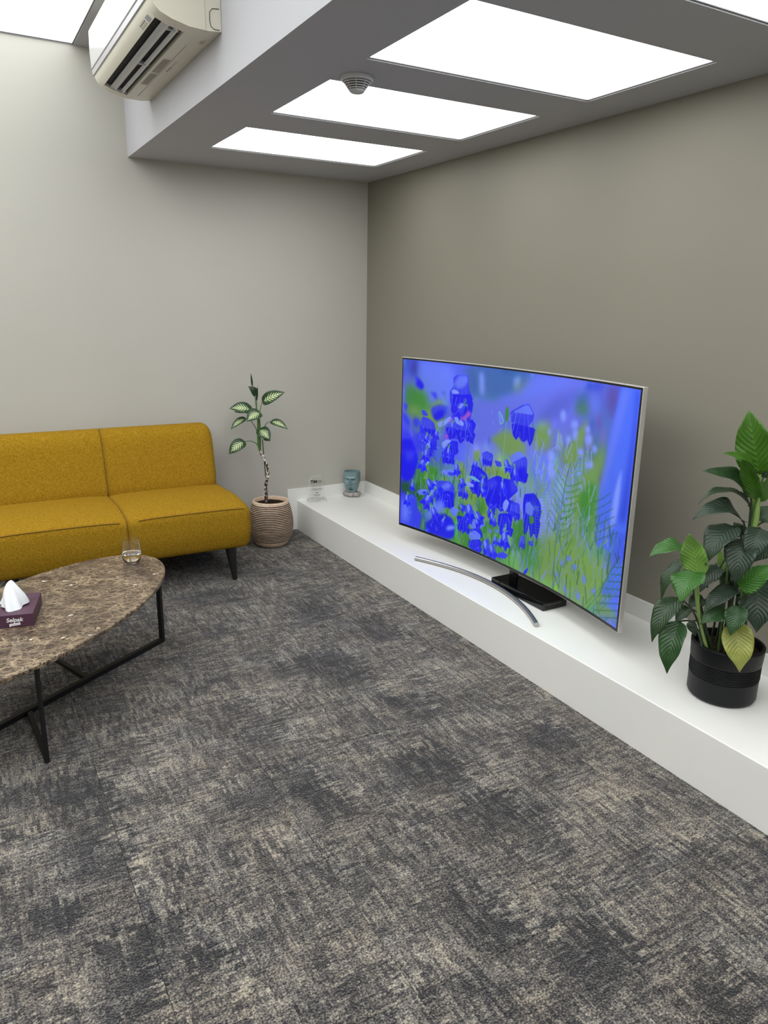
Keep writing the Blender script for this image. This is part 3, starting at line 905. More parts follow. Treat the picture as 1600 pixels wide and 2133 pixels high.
for i in range(len(x_edges)):
    for j in range(len(y_edges)):
        x0, x1 = max(x_edges[i], XL), min(x_edges[i] + TS, fx)
        y0, y1 = max(y_edges[j], YF), min(y_edges[j] + TS, 0)
        if x1 - x0 < 0.01 or y1 - y0 < 0.01:
            continue
        k = (round(x1 - x0, 3), round(y1 - y0, 3))
        if k not in cache:
            cache[k] = tile_mesh(*k)
        o = bpy.data.objects.new('carpet_tile', cache[k])
        o.location = ((x0 + x1) / 2, (y0 + y1) / 2, -0.004)
        COL.objects.link(o)
        o.parent = floor
        near = []
        for cx, cy, hx, hy, val in CARPET_PATCHES:
            ox = min(x1, cx + hx * 1.5) - max(x0, cx - hx * 1.5); oy = min(y1, cy + hy * 1.5) - max(y0, cy - hy * 1.5)
            if ox > 0 and oy > 0:
                near.append((ox * oy, cx, cy, hx * 1.15, hy * 1.15, val))
        near.sort(reverse=True)
        for want in (-1, 1):
            names = [n_ for n_, v_ in PATCH_SLOTS if v_ == want]
            for n_, q in zip(names, [q for q in near if q[5] == want] + [(0, 99.0, 99.0, 0.1, 0.1, want)] * 3):
                o[n_] = [float(q[1]), float(q[2]), float(q[3]), float(q[4])]

struct(box('wall_back', (XL - T, 0, -0.06), (T, T, H2 + 0.25), M_WALL))
struct(box('wall_right', (0, YF, -0.06), (T, 0, H2 + 0.25), M_WALL_R))
struct(box('wall_left', (XL - T, YF - T, -0.06), (XL, 0, H2 + 0.25), M_WALL))
struct(box('wall_front', (XL, YF - T, -0.06), (T, YF, H2 + 0.25), M_WALL))

def plate_with_holes(bm, xs, ys, holes, z0, z1):
    """slab split along xs, ys, leaving out the cells of the holes"""
    for i in range(len(xs) - 1):
        for j in range(len(ys) - 1):
            if (i, j) in holes:
                continue
            add_box(bm, (xs[i], ys[j], z0), (xs[i + 1], ys[j + 1], z1))

low_y = [(-1.1471, -0.5561), (-2.0843, -1.4666), (-2.9932, -2.3746), (-3.912, -3.2973), (-4.83, -4.22), (-5.75, -5.14)]  # the last two panels are unseen, added for their light
PX0, PX1 = -1.2849, -0.2513
ys = sorted([YF, 0] + [v for a, b in low_y for v in (a, b)])
xs = [-BX + 0.0, PX0, PX1, 0]
bm = bmesh.new()
holes = {(1, j) for j in range(len(ys) - 1) if any(abs(ys[j] - a) < 1e-6 for a, b in low_y)}
plate_with_holes(bm, xs, ys, holes, HC, HC + 0.06)
bmesh.ops.remove_doubles(bm, verts=bm.verts, dist=1e-5)
add_box(bm, (-BX, YF, HC + 0.06), (-BX + 0.05, 0, H2))
low = struct(bm_obj('lower_ceiling', bm, M_WHITE))

LOWNAMES = ['far lit ceiling panel, smallest looking, by the room corner', 'lit ceiling panel right behind the smoke detector',
            'large lit ceiling panel between the smoke detector and the top edge', 'lit ceiling panel cut off by the top right corner of the picture',
            'added lit ceiling panel above the viewer, outside the picture', 'added lit ceiling panel behind the viewer, outside the picture']
def light_panel(x0, x1, y0, y1, z, mat, label, group):
    r = thing('ceiling_light', ((x0 + x1) / 2, (y0 + y1) / 2, z), label, 'ceiling light', group)
    bm = bmesh.new()
    g, wd = 0.0015, 0.006
    for lo, hi in (((x0 + g, y0 + g), (x0 + g + wd, y1 - g)), ((x1 - g - wd, y0 + g), (x1 - g, y1 - g)),
                   ((x0 + g + wd, y0 + g), (x1 - g - wd, y0 + g + wd)), ((x0 + g + wd, y1 - g - wd), (x1 - g - wd, y1 - g))):
        add_box(bm, (*lo, z + 0.004), (*hi, z + 0.05))
    bm_obj('frame', bm, M_ALU, r)
    box('diffuser', (x0 + g + wd, y0 + g + wd, z + 0.007), (x1 - g - wd, y1 - g - wd, z + 0.02), mat, r)
for (a, b), lb in zip(low_y, LOWNAMES):
    light_panel(PX0, PX1, a, b, HC, M_LIGHT_LOW, lb, 'lit panels in the lower ceiling')

UPX = [(-3.0, -1.864), (-4.22, -3.10), (-5.44, -4.32)]  # only the first upper panel is in view; the rest are added for light
UPY = [(-2.4, -0.004), (-4.7, -2.5), (-7.0, -4.8)]
xs = sorted([XL, -BX + 0.05] + [v for a, b in UPX for v in (a, b)])
ys = sorted([YF, 0] + [v for a, b in UPY for v in (a, b)])
bm = bmesh.new()
holes = {(i, j) for i in range(len(xs) - 1) for j in range(len(ys) - 1)
         if any(abs(xs[i] - a) < 1e-6 for a, b in UPX) and any(abs(ys[j] - a) < 1e-6 for a, b in UPY)}
plate_with_holes(bm, xs, ys, holes, H2, H2 + 0.1)
bmesh.ops.remove_doubles(bm, verts=bm.verts, dist=1e-5)
add_box(bm, (XL - T, YF - T, H2 + 0.1), (T, T, H2 + 0.2))
struct(bm_obj('ceiling', bm, M_WHITE))
k = 0
for a, b in UPX:
    for c, d in UPY:
        lb = 'lit panel of the upper ceiling beside the air conditioner' if k == 0 else 'added lit panel of the upper ceiling outside the picture'
        light_panel(a, b, c, d, H2, M_LIGHT_HIGH, lb, 'lit panels in the upper ceiling')
        k += 1

bm = bmesh.new()
add_box(bm, (-DP, YF, -0.01), (0, 0, HP), bev=0.0035, seg=2)
ledge = struct(bm_obj('platform_slab', bm, M_LEDGE), 'low white built-in ledge along the taupe wall')
struct(box('trim_1', (-0.0144, YF, HP), (0, -0.0144, 0.3097), M_LEDGE, bev=0.001))
bm = bmesh.new()
add_box(bm, (-0.643, -0.0144, HP), (0, 0, 0.306))
add_box(bm, (-0.643, -0.0144, 0), (-DP, 0, HP))
struct(bm_obj('trim_2', bm, M_LEDGE))
struct(box('baseboard_back', (XL, -0.012, 0), (-0.644, 0, 0.082), M_LEDGE, bev=0.002))
struct(box('baseboard_left', (XL, YF, 0), (XL + 0.012, -0.012, 0.082), M_LEDGE, bev=0.002))

# ---------------------------------------------------------------- sofa
def loft_x(prof, x0, x1, r0, r1, bulge=0.0, n_end=5, n_mid=8, power=2.0):
    """sweep a closed (y, z) profile along x, rounding the two ends by r0 and r1"""
    cy = sum(q[0] for q in prof) / len(prof); cz = sum(q[1] for q in prof) / len(prof)
    hy = (max(q[0] for q in prof) - min(q[0] for q in prof)) / 2
    hz = (max(q[1] for q in prof) - min(q[1] for q in prof)) / 2
    st = []
    for i in range(n_end + 1):
        a = math.pi / 2 * i / n_end
        st.append((x0 + r0 * (1 - math.cos(a)) if False else x0 + r0 * (1 - math.sin(math.pi / 2 - a)), r0 * (1 - math.sin(a))))
    for i in range(1, n_mid):
        st.append((x0 + r0 + (x1 - r1 - x0 - r0) * i / n_mid, 0.0))
    for i in range(n_end + 1):
        a = math.pi / 2 * (1 - i / n_end)
        st.append((x1 - r1 * (1 - math.cos(a)), r1 * (1 - math.sin(a))))
    V, Fc = [], []
    n = len(prof)
    for x, ins in st:
        t = (x - x0) / (x1 - x0)
        bl = bulge * (1 - (2 * t - 1) ** 4)
        for y, z in prof:
            sy = (hy - ins) / hy; sz = (hz - ins) / hz
            V.append((x, cy + (y - cy) * sy, cz + (z - cz) * sz + (bl if z > cz + hz * 0.5 else 0)))
    for i in range(len(st) - 1):
        for k in range(n):
            Fc.append((i * n + k, (i + 1) * n + k, (i + 1) * n + (k + 1) % n, i * n + (k + 1) % n))
    Fc.append(tuple(range(n)))
    Fc.append(tuple(reversed(range((len(st) - 1) * n, len(st) * n))))
    return V, Fc

def profile(pts, k=4):
    P = smooth_path(list(map(lambda q: (0, q[0], q[1]), pts)) + [(0, pts[0][0], pts[0][1])], k)
    return [(q.y, q.z) for q in P[:-1]]

SX1, SXM, SX0 = -1.215, -1.925, -2.635
sofa = thing('sofa', ((SX0 + SX1) / 2, -0.45, 0), 'mustard yellow two-seat fabric sofa with thin black legs against the wall', 'sofa')
seat_prof = profile([(-0.80, 0.195), (-0.845, 0.215), (-0.868, 0.30), (-0.868, 0.38), (-0.856, 0.436), (-0.80, 0.460), (-0.62, 0.478),
                     (-0.40, 0.470), (-0.20, 0.462), (-0.075, 0.44), (-0.06, 0.34), (-0.075, 0.215), (-0.12, 0.195), (-0.45, 0.192)])
back_prof = profile([(-0.315, 0.445), (-0.318, 0.50), (-0.300, 0.58), (-0.268, 0.70), (-0.238, 0.79), (-0.195, 0.838), (-0.135, 0.852),
                     (-0.075, 0.835), (-0.045, 0.775), (-0.04, 0.64), (-0.05, 0.50), (-0.065, 0.445), (-0.19, 0.43)])
seats, backs = [], []
for a, b, ra, rb in ((SXM, SX1, 0.012, 0.05), (SX0, SXM, 0.05, 0.012)):
    V, Fc = loft_x(seat_prof, a, b, ra, rb, 0.012, n_mid=14)
    seat_o = mesh_obj('seat', V, Fc, M_FABRIC, sofa, True)
    seats.append(seat_o)
    V, Fc = loft_x(back_prof, a if a == SXM else a + 0.03, b if b == SXM else b - 0.03, ra, 0.055 if rb > 0.02 else rb, 0.0, n_end=7)
    backs.append(mesh_obj('backrest', V, Fc, M_FABRIC, sofa, True))
# double seam down the middle and piping along the front edge
def seam(name, x, prof, lo, hi, par):
    pts = [(x, y, z) for y, z in prof[lo:hi]]
    tube_obj(name, pts, 0.0022, M_PIPING, par, 6)
def offs(prof, d):
    cy = sum(q[0] for q in prof) / len(prof); cz = sum(q[1] for q in prof) / len(prof)
    out = []
    for y, z in prof:
        l = math.hypot(y - cy, z - cz)
        out.append((y + (y - cy) / l * d, z + (z - cz) / l * d))
    return out
for dx, k in ((-0.009, 1), (0.009, 0)):
    seam('seam', SXM + dx, offs(seat_prof, -0.0005), 1, 34, seats[k])
    seam('seam', SXM + dx, offs(back_prof, -0.0005), 1, 34, backs[k])
def front_pipe(x0, x1, par):
    pts = []
    for i in range(25):
        t = i / 24
        x = x0 + (x1 - x0) * t
        q = (x - (SXM if x0 >= SXM - 0.01 else SX0)) / (SX1 - SXM)
        pts.append((x, -0.8575, 0.4385 + 0.012 * (1 - (2 * q - 1) ** 4)))
    tube_obj('piping', pts, 0.0035, M_PIPING, par, 6)
front_pipe(SXM + 0.06, SX1 - 0.045, seats[0])
front_pipe(SX0 + 0.045, SXM - 0.04, seats[1])
for x, y, dxl in ((-1.335, -0.80, 0.012), (-1.335, -0.14, 0.012), (SX0 + 0.12, -0.80, -0.012), (SX0 + 0.12, -0.14, -0.012)):
    tube_obj('leg', [(x, y, 0.2), (x + dxl, y - (0.02 if y < -0.5 else -0.02), 0.0)], [0.034, 0.0135], M_BLACK_WOOD, sofa, 14)

# ---------------------------------------------------------------- coffee table
TC, TA, TB, TH = (-2.472, -1.863), 0.7555, 0.348, math.radians(45.75)
ZT = 0.40
table = thing('coffee_table', (TC[0], TC[1], 0), 'oval brown marble coffee table on thin black metal frame', 'table')
def ell(t, k=0.0):
    a, b = (TA - k) * math.cos(t), (TB - k) * math.sin(t)
    return TC[0] + a * math.cos(TH) - b * math.sin(TH), TC[1] + a * math.sin(TH) + b * math.cos(TH)
N = 96
rings = [(0.010, ZT - 0.02), (0.001, ZT - 0.017), (0.0, ZT - 0.010), (0.0, ZT - 0.003), (0.003, ZT)]
V = [(*ell(2 * math.pi * k / N, ins), z) for ins, z in rings for k in range(N)]
Fc = [tuple(reversed(range(N)))] + [(i * N + k, i * N + (k + 1) % N, (i + 1) * N + (k + 1) % N, (i + 1) * N + k) for i in range(len(rings) - 1) for k in range(N)]
Fc.append(tuple((len(rings) - 1) * N + k for k in range(N)))
mesh_obj('tabletop', V, Fc, M_MARBLE, table)
def bar(name, a, b, wd, ht, par=table, mat=M_BLACK_METAL):
    """square bar between two points"""
    a, b = Vector(a), Vector(b)
    d = (b - a).normalized()
    s = d.cross(Vector((0, 0, 1)))
    s = Vector((0.7, -0.7, 0)) if s.length < 0.01 else s.normalized()
    u = s.cross(d).normalized()
    V = [p + s * sx * wd / 2 + u * sz * ht / 2 for p in (a, b) for sx, sz in ((-1, -1), (1, -1), (1, 1), (-1, 1))]
    Fc = [(3, 2, 1, 0), (4, 5, 6, 7)] + [(k, (k + 1) % 4, 4 + (k + 1) % 4, 4 + k) for k in range(4)]
    o = mesh_obj(name, V, Fc, mat, par)
    return o
RA, RB = (-1.918, -1.492), (-3.026, -2.234)     # ends of the long floor bar
ZL = ZT - 0.03
bar('floor_bar', (*RA, 0.011), (*RB, 0.011), 0.022, 0.022)
bar('leg', (*RA, 0.0), (*RA, ZL), 0.02, 0.02)
bar('leg', (*RB, 0.0), (*RB, ZL), 0.02, 0.02)
NA, NB = (-2.524, -2.312), (-2.420, -1.414)
bar('leg', (*NA, 0.0), (*NA, ZL), 0.012, 0.012)
bar('leg', (*NB, 0.0), (*NB, ZL), 0.012, 0.012)
bar('floor_bar', (-2.549, -1.905, 0.009), (*NA, 0.009), 0.018, 0.018)
bar('floor_bar', (-2.300, -1.740, 0.009), (*NB, 0.009), 0.018, 0.018)
bar('top_bar', (*RA, ZL), (*RB, ZL), 0.022, 0.016)
bar('top_bar', (*NA, ZL), (*NB, ZL), 0.02, 0.014)

# drinking glass
GX, GY = -2.016, -1.412
dg = thing('drinking_glass', (GX, GY, ZT), 'clear stemless drinking glass half full of water on the marble table', 'glass')
gp_out = [(0.0, 0.0), (0.022, 0.0), (0.028, 0.002), (0.040, 0.016), (0.0465, 0.032), (0.0480, 0.045), (0.0465, 0.065), (0.042, 0.095), (0.0375, 0.118)]
gp_in = [(0.0365, 0.118), (0.0410, 0.095), (0.0454, 0.065), (0.0468, 0.045), (0.0452, 0.033), (0.038, 0.018), (0.026, 0.008), (0.0, 0.007)]
lathe('bowl', gp_out + gp_in, (GX, GY, ZT + 0.0003), M_GLASS, dg, 48, angle=60)
lathe('water', [(0.0, 0.0075), (0.0257, 0.0085), (0.0376, 0.0185), (0.0449, 0.0333), (0.0464, 0.045), (0.0462, 0.0475), (0.0, 0.0475)], (GX, GY, ZT + 0.0003), M_WATER, dg, 48)

# tissue box
ang = math.atan2(-0.029, 0.125)
bc = Vector((-2.5355, -1.868, 0))
BW, BD, BH = 0.128, 0.225, 0.052
def tb(x, y, z):
    return (bc.x + x * math.cos(ang) - y * math.sin(ang), bc.y + x * math.sin(ang) + y * math.cos(ang), ZT + z)
tis = thing('tissue_box', (bc.x, bc.y, ZT), 'plum coloured tissue box with white tissue sticking out on the marble table', 'tissue box')
carton = box('carton', (bc.x - BW / 2, bc.y - BD / 2, ZT + 0.0003), (bc.x + BW / 2, bc.y + BD / 2, ZT + BH), M_CARTON, tis, rot=ang, bev=0.0012)
flap = []
mesh_obj('flap_edge', [tb(BW / 2 - 0.034, 0.03, BH + 0.0006), tb(BW / 2 - 0.001, 0.045, BH + 0.0006), tb(BW / 2 - 0.001, 0.047, BH + 0.0006), tb(BW / 2 - 0.034, 0.032, BH + 0.0006)],
         [(0, 1, 2, 3)], M_DARK, carton)
# tissue: a pulled-up cone with folds
V, Fc = [], []
n, m = 40, 14
random.seed(4)
for i in range(m + 1):
    t = i / m
    for k in range(n):
        a = 2 * math.pi * k / n
        fold = 1 + 0.16 * math.sin(3 * a + 4 * t) + 0.09 * math.sin(7 * a + 1.5 + 3 * t)
        rx = (0.044 * (1 - t) ** 0.75 + 0.005) * fold
        ry = (0.052 * (1 - t) ** 0.8 + 0.006) * fold
        zz = 0.088 * (t ** 0.92) + 0.004 * math.sin(2 * a + 1) * (1 - t)
        V.append(tb(-0.016 + rx * math.cos(a) - 0.008 * t, -0.012 + ry * math.sin(a) + 0.03 * t, BH + 0.004 + zz))
for i in range(m):
    for k in range(n):
        Fc.append((i * n + k, i * n + (k + 1) % n, (i + 1) * n + (k + 1) % n, (i + 1) * n + k))
Fc.append(tuple(m * n + k for k in range(n)))
mesh_obj('tissue', V, Fc, M_TISSUE, tis, True)

def text_obj(name, s, size, origin, xdir, ydir, mat, parent, shear=0.0, align='CENTER', bold=0.0):
    cu = bpy.data.curves.new(name, 'FONT')
    cu.body = s; cu.size = size; cu.align_x = align; cu.align_y = 'CENTER'; cu.shear = shear; cu.extrude = 0.0003; cu.offset = bold
    tmp = bpy.data.objects.new(name + '_outline', cu)
    COL.objects.link(tmp)
    dg_ = bpy.context.evaluated_depsgraph_get()
    me_ = bpy.data.meshes.new_from_object(tmp.evaluated_get(dg_))
    bpy.data.objects.remove(tmp); bpy.data.curves.remove(cu)
    me_.name = name; me_.materials.clear(); me_.materials.append(mat)
    o = bpy.data.objects.new(name, me_)
    COL.objects.link(o)
    x, y = Vector(xdir).normalized(), Vector(ydir).normalized()
    mt = Matrix((x, y, x.cross(y))).transposed().to_4x4()
    mt.translation = Vector(origin) - world_loc(parent)
    o.parent = parent
    o.matrix_local = mt
    return o
xd = Vector((math.cos(ang), math.sin(ang), 0))
text_obj('brand_lettering', 'Selpak', 0.0225, tb(-0.002, -BD / 2 - 0.0006, 0.031), xd, (0, 0, 1), M_PRINT_W, carton, 0.18, bold=0.0004)
rb = [tb(-0.021, -BD / 2 - 0.0007, 0.0165), tb(0.017, -BD / 2 - 0.0007, 0.0205), tb(0.0175, -BD / 2 - 0.0007, 0.0105), tb(-0.016, -BD / 2 - 0.0007, 0.0075), tb(-0.021, -BD / 2 - 0.0007, 0.003)]
mesh_obj('brand_ribbon', rb, [(0, 4, 3, 2, 1)], M_PRINT_W, carton)
mesh_obj('ribbon_line', [tb(-0.017, -BD / 2 - 0.0011, 0.0115), tb(0.014, -BD / 2 - 0.0011, 0.0145), tb(0.014, -BD / 2 - 0.0011, 0.0155), tb(-0.017, -BD / 2 - 0.0011, 0.0125)], [(0, 1, 2, 3)], M_CARTON, carton)

# ---------------------------------------------------------------- television
Y0, Y1, XE, SAG, ZB, ZTV = -1.178, -2.954, -0.397, 0.093, 0.316, 1.322
def tvp(s, off=0.0):
    x = XE + SAG * (1 - (2 * s - 1) ** 2); y = Y0 + (Y1 - Y0) * s
    dxs = -SAG * 4 * (2 * s - 1); dys = Y1 - Y0
    l = math.hypot(dxs, dys)
    nx, ny = dys / l, -dxs / l          # towards the viewer (-x)
    return x + nx * off, y + ny * off
def curved_slab(name, s0, s1, z0, z1, f, b, mat, par, ns=40, bev=0.0):
    V, Fc = [], []
    for i in range(ns + 1):
        s = s0 + (s1 - s0) * i / ns
        for off, z in ((f, z0), (f, z1), (b, z1), (b, z0)):
            V.append((*tvp(s, off), z))
    for i in range(ns):
        for k in range(4):
            Fc.append((i * 4 + k, i * 4 + (k + 1) % 4, (i + 1) * 4 + (k + 1) % 4, (i + 1) * 4 + k))
    Fc.append((0, 1, 2, 3)); Fc.append(tuple(ns * 4 + k for k in (3, 2, 1, 0)))
    bm = bmesh.new()
    vs = [bm.verts.new(v) for v in V]
    for q in Fc: bm.faces.new([vs[k] for k in q])
    bmesh.ops.recalc_face_normals(bm, faces=bm.faces)
    if bev:
        ed = [e for e in bm.edges if len(e.link_faces) == 2 and e.calc_face_angle(0) > 0.6]
        bmesh.ops.bevel(bm, geom=ed, offset=bev, segments=2, affect='EDGES', profile=0.5)
    return bm_obj(name, bm, mat, par)
tv = thing('television', (-0.36, (Y0 + Y1) / 2, HP), 'large curved television showing blue bellflowers on the white ledge', 'television')
tv_w = 1.78
curved_slab('rim', 0.0, 1.0, ZB, ZTV, 0.0, -0.022, M_SILVER, tv, bev=0.003)
curved_slab('bezel', 0.0022, 0.9978, ZB + 0.0035, ZTV - 0.004, 0.0012, -0.004, M_BEZEL, tv)
curved_slab('back_shell', 0.05, 0.95, ZB + 0.06, ZTV - 0.06, -0.020, -0.055, M_BEZEL, tv, bev=0.006)

# what the screen shows: drawn into a colour per point of a fine grid
W, H = 520, 292
def draw_screen():
    ctl = np.array([
        [(50,80,200),(90,110,250),(80,100,240),(60,100,190),(45,95,170),(90,110,240),(100,115,245),(80,90,220),(70,100,240)],
        [(90,100,230),(80,140,120),(85,105,245),(70,120,180),(60,110,170),(100,120,250),(100,112,235),(80,110,200),(70,105,240)],
        [(70,90,240),(90,150,90),(70,80,240),(95,110,235),(100,115,240),(105,115,230),(100,120,190),(80,120,130),(65,95,235)],
        [(50,50,240),(60,70,240),(80,100,245),(110,130,230),(120,170,120),(110,150,160),(110,140,210),(100,140,130),(60,90,235)],
        [(40,50,235),(70,150,70),(90,140,150),(120,170,90),(110,120,245),(120,140,235),(120,140,220),(100,150,110),(60,90,235)],
        [(60,60,240),(50,140,50),(90,150,80),(90,130,190),(90,170,70),(120,140,220),(110,150,110),(110,160,80),(80,100,240)],
        [(50,60,235),(40,50,240),(60,140,50),(80,170,60),(90,160,80),(110,160,80),(115,160,80),(110,150,100),(90,110,240)]], float)
    gy = np.linspace(0, 6, H); gx = np.linspace(0, 8, W)
    def sm(t): return t * t * (3 - 2 * t)
    iy = np.clip(gy.astype(int), 0, 5); ix = np.clip(gx.astype(int), 0, 7)
    ty = sm(gy - iy)[:, None, None]; tx = sm(gx - ix)[None, :, None]
    a = ctl[iy][:, ix]; b = ctl[iy][:, ix + 1]; c = ctl[iy + 1][:, ix]; d = ctl[iy + 1][:, ix + 1]
    img = (a * (1 - tx) + b * tx) * (1 - ty) + (c * (1 - tx) + d * tx) * ty
    rng = np.random.default_rng(5)
    XX, YY = np.meshgrid(np.arange(W) + 0.5, np.arange(H) + 0.5)
    # out-of-focus specks
    for _ in range(260):
        cx, cy = rng.uniform(0, W), rng.uniform(0, H)
        r = rng.uniform(3, 9)
        base = img[int(cy), int(cx)]
        colr = base + rng.normal(0, 1, 3) * np.array((14, 22, 16)) + (np.array((20, 25, 10)) if rng.random() < 0.5 else -np.array((15, 5, 10)))
        x0, x1, y0, y1 = int(max(0, cx - 2 * r)), int(min(W, cx + 2 * r)), int(max(0, cy - 3 * r)), int(min(H, cy + 3 * r))
        if x1 <= x0 or y1 <= y0: continue
        g = np.exp(-(((XX[y0:y1, x0:x1] - cx) / r) ** 2 + ((YY[y0:y1, x0:x1] - cy) / (1.6 * r)) ** 2))[..., None] * 0.7
        img[y0:y1, x0:x1] = img[y0:y1, x0:x1] * (1 - g) + colr * g
    # thin grass strokes in the lower half
    def stroke(p, q, wd, colr, al=0.8):
        p, q = np.array(p, float), np.array(q, float)
        x0, x1 = int(max(0, min(p[0], q[0]) - wd - 2)), int(min(W, max(p[0], q[0]) + wd + 3))
        y0, y1 = int(max(0, min(p[1], q[1]) - wd - 2)), int(min(H, max(p[1], q[1]) + wd + 3))
        if x1 <= x0 or y1 <= y0: return
        X, Y = XX[y0:y1, x0:x1], YY[y0:y1, x0:x1]
        d = q - p
        t = np.clip(((X - p[0]) * d[0] + (Y - p[1]) * d[1]) / (d @ d + 1e-9), 0, 1)
        dist = np.hypot(X - p[0] - t * d[0], Y - p[1] - t * d[1])
        g = np.clip(wd + 0.7 - dist, 0, 1)[..., None] * al
        img[y0:y1, x0:x1] = img[y0:y1, x0:x1] * (1 - g) + np.array(colr, float) * g
    def fill(poly, colr, soft):
        P = np.array(poly)
        Q_ = np.roll(P, -1, 0)
        P = np.stack([0.85 * P + 0.15 * Q_, 0.15 * P + 0.85 * Q_], 1).reshape(-1, 2)
        pad = 2 + soft * 5
        x0, x1 = int(max(0, P[:, 0].min() - pad)), int(min(W, P[:, 0].max() + pad + 1))
        y0, y1 = int(max(0, P[:, 1].min() - pad)), int(min(H, P[:, 1].max() + pad + 1))
        if x1 <= x0 or y1 <= y0: return
        m = np.zeros((y1 - y0, x1 - x0))
        for sx, sy in ((-.25, -.25), (.25, -.25), (-.25, .25), (.25, .25)):
            X, Y = XX[y0:y1, x0:x1] + sx, YY[y0:y1, x0:x1] + sy
            ins = np.zeros(X.shape, bool)
            for i in range(len(P)):
                ax, ay = P[i]; bx, by = P[i - 1]
                if ay == by: continue
                ins ^= ((ay > Y) != (by > Y)) & (X < (bx - ax) * (Y - ay) / (by - ay) + ax)
            m += ins * 0.25
        for _ in range(soft * 2):
            r = 1 + soft
            for ax in (0, 1):
                k = np.ones(2 * r + 1) / (2 * r + 1)
                m = np.apply_along_axis(lambda v: np.convolve(v, k, 'same'), ax, m)
        sh = 1 + 0.10 * (((XX[y0:y1, x0:x1] - P[:, 0].mean()) - (YY[y0:y1, x0:x1] - P[:, 1].mean())) / (np.ptp(P[:, 0]) + np.ptp(P[:, 1]) + 1))
        g = m[..., None] * 0.93
        img[y0:y1, x0:x1] = img[y0:y1, x0:x1] * (1 - g) + np.array(colr, float) * sh[..., None] * g
    def parse(s): return [(int(q.split(',')[0]) / 1000 * W, (1 - int(q.split(',')[1]) / 1000) * H) for q in s.split()]
    fills = SCREEN_FILLS
    def grass(n, xr, yr, cols, ln):
        for _ in range(n):
            x, y = rng.uniform(*xr) * W, rng.uniform(*yr) * H
            l = rng.uniform(*ln) * H; a = rng.normal(0, 0.35)
            stroke((x, y), (x + math.sin(a) * l, y - math.cos(a) * l), rng.uniform(0.3, 1.2), cols[rng.integers(len(cols))], 0.55)
    nsoft = 0
    done = False
    for i, (c, s, pts) in enumerate(fills):
        if not done and s == 0:
            done = True
            gc = [(60, 125, 50), (100, 150, 62), (40, 100, 42), (125, 165, 85), (95, 130, 210), (30, 80, 42), (110, 130, 230)]
            grass(320, (0.05, 0.55), (0.55, 1.05), gc, (0.04, 0.12))
            grass(360, (0.5, 1.0), (0.6, 1.05), gc + [(125, 140, 230), (105, 125, 245)], (0.03, 0.10))
            grass(200, (0.6, 0.86), (0.3, 0.75), [(125, 165, 90), (125, 150, 235), (110, 155, 120), (140, 165, 245)], (0.03, 0.08))
        q = parse(pts)
        fill(q, SCREEN_COLOURS[c], s)
        A_ = np.array(q); wx, hy = np.ptp(A_[:, 0]), np.ptp(A_[:, 1])
        if s == 0 and c in 'dm' and wx > 14 and hy > 14:
            # bell petals: pointed lobes below, paler ribs running down to them
            mx, my, by = A_[:, 0].mean(), A_[:, 1].min(), A_[:, 1].max()
            dk = np.array(SCREEN_COLOURS['d'], float) * 0.96
            for f_ in (-0.30, 0.04, 0.32):
                lx = mx + f_ * wx + rng.normal(0, 1)
                fill([(lx - wx * .2, by - hy * .4), (lx + wx * .2, by - hy * .4), (lx + wx * .12, by - hy * .05), (lx + rng.normal(0, .06) * wx, by + hy * rng.uniform(-.02, .14)), (lx - wx * .12, by - hy * .08)], dk, 0)
                stroke((mx + f_ * wx * .4, my + hy * .2), (lx, by - hy * .02), 0.5, (92, 108, 246), 0.55)
            stroke((mx - wx * .3, my + hy * .25), (mx - wx * .42, by - hy * .2), 0.7, (110, 132, 252), 0.6)
            stroke((mx + wx * .3, my + hy * .25), (mx + wx * .44, by - hy * .25), 0.5, (40, 50, 215), 0.6)
    def bell(x, y, s, ang, dark, mid, light):
        ca_, sa_ = math.cos(ang), math.sin(ang)
        def T2(p): return [(x + s * (u * ca_ - v * sa_), y + s * (u * sa_ + v * ca_)) for u, v in p]
        fill(T2([(-.35, -.6), (0, -.85), (.35, -.6), (.5, 0), (.85, .5), (.4, .42), (.12, .95), (-.2, .45), (-.7, .75), (-.5, 0)]), mid, 0)
        fill(T2([(-.45, .0), (.05, .1), (.5, .0), (.8, .48), (.4, .4), (.12, .92), (-.2, .43), (-.66, .7)]), dark, 0)
        fill(T2([(-.3, -.55), (0, -.8), (.1, -.3), (-.2, .05)]), light, 0)
        stroke((x - s * .02 * ca_, y), (x + s * (.1 * ca_ - .8 * sa_), y + s * (.1 * sa_ + .8 * ca_)), 0.4, light, 0.5)
        for q in range(4):
            a = ang - 1.57 + rng.normal(0, 0.6)
            stroke((x + s * .75 * sa_, y - s * .75 * ca_), (x + s * .75 * sa_ + math.cos(a) * s * .5, y - s * .75 * ca_ + math.sin(a) * s * .5), 0.5, (95, 165, 110), 0.8)
    for _ in range(46):
        u_, v_ = rng.uniform(0.02, 0.56), rng.uniform(0.22, 0.97)
        if u_ > 0.27 and v_ < 0.45: continue
        d_ = np.array((14, 14, 232)) + rng.integers(0, 22, 3)
        bell(u_ * W, v_ * H, rng.uniform(9, 20), rng.normal(0, 0.5), d_, np.array((50, 64, 238)), np.array((120, 140, 252)))
    for c, wd, pts in SCREEN_STROKES:
        q = parse(pts)
        for i in range(len(q) - 1):
            stroke(q[i], q[i + 1], wd * W * 0.22, SCREEN_COLOURS[c], 0.62 if c in 'gtv' else 0.48)
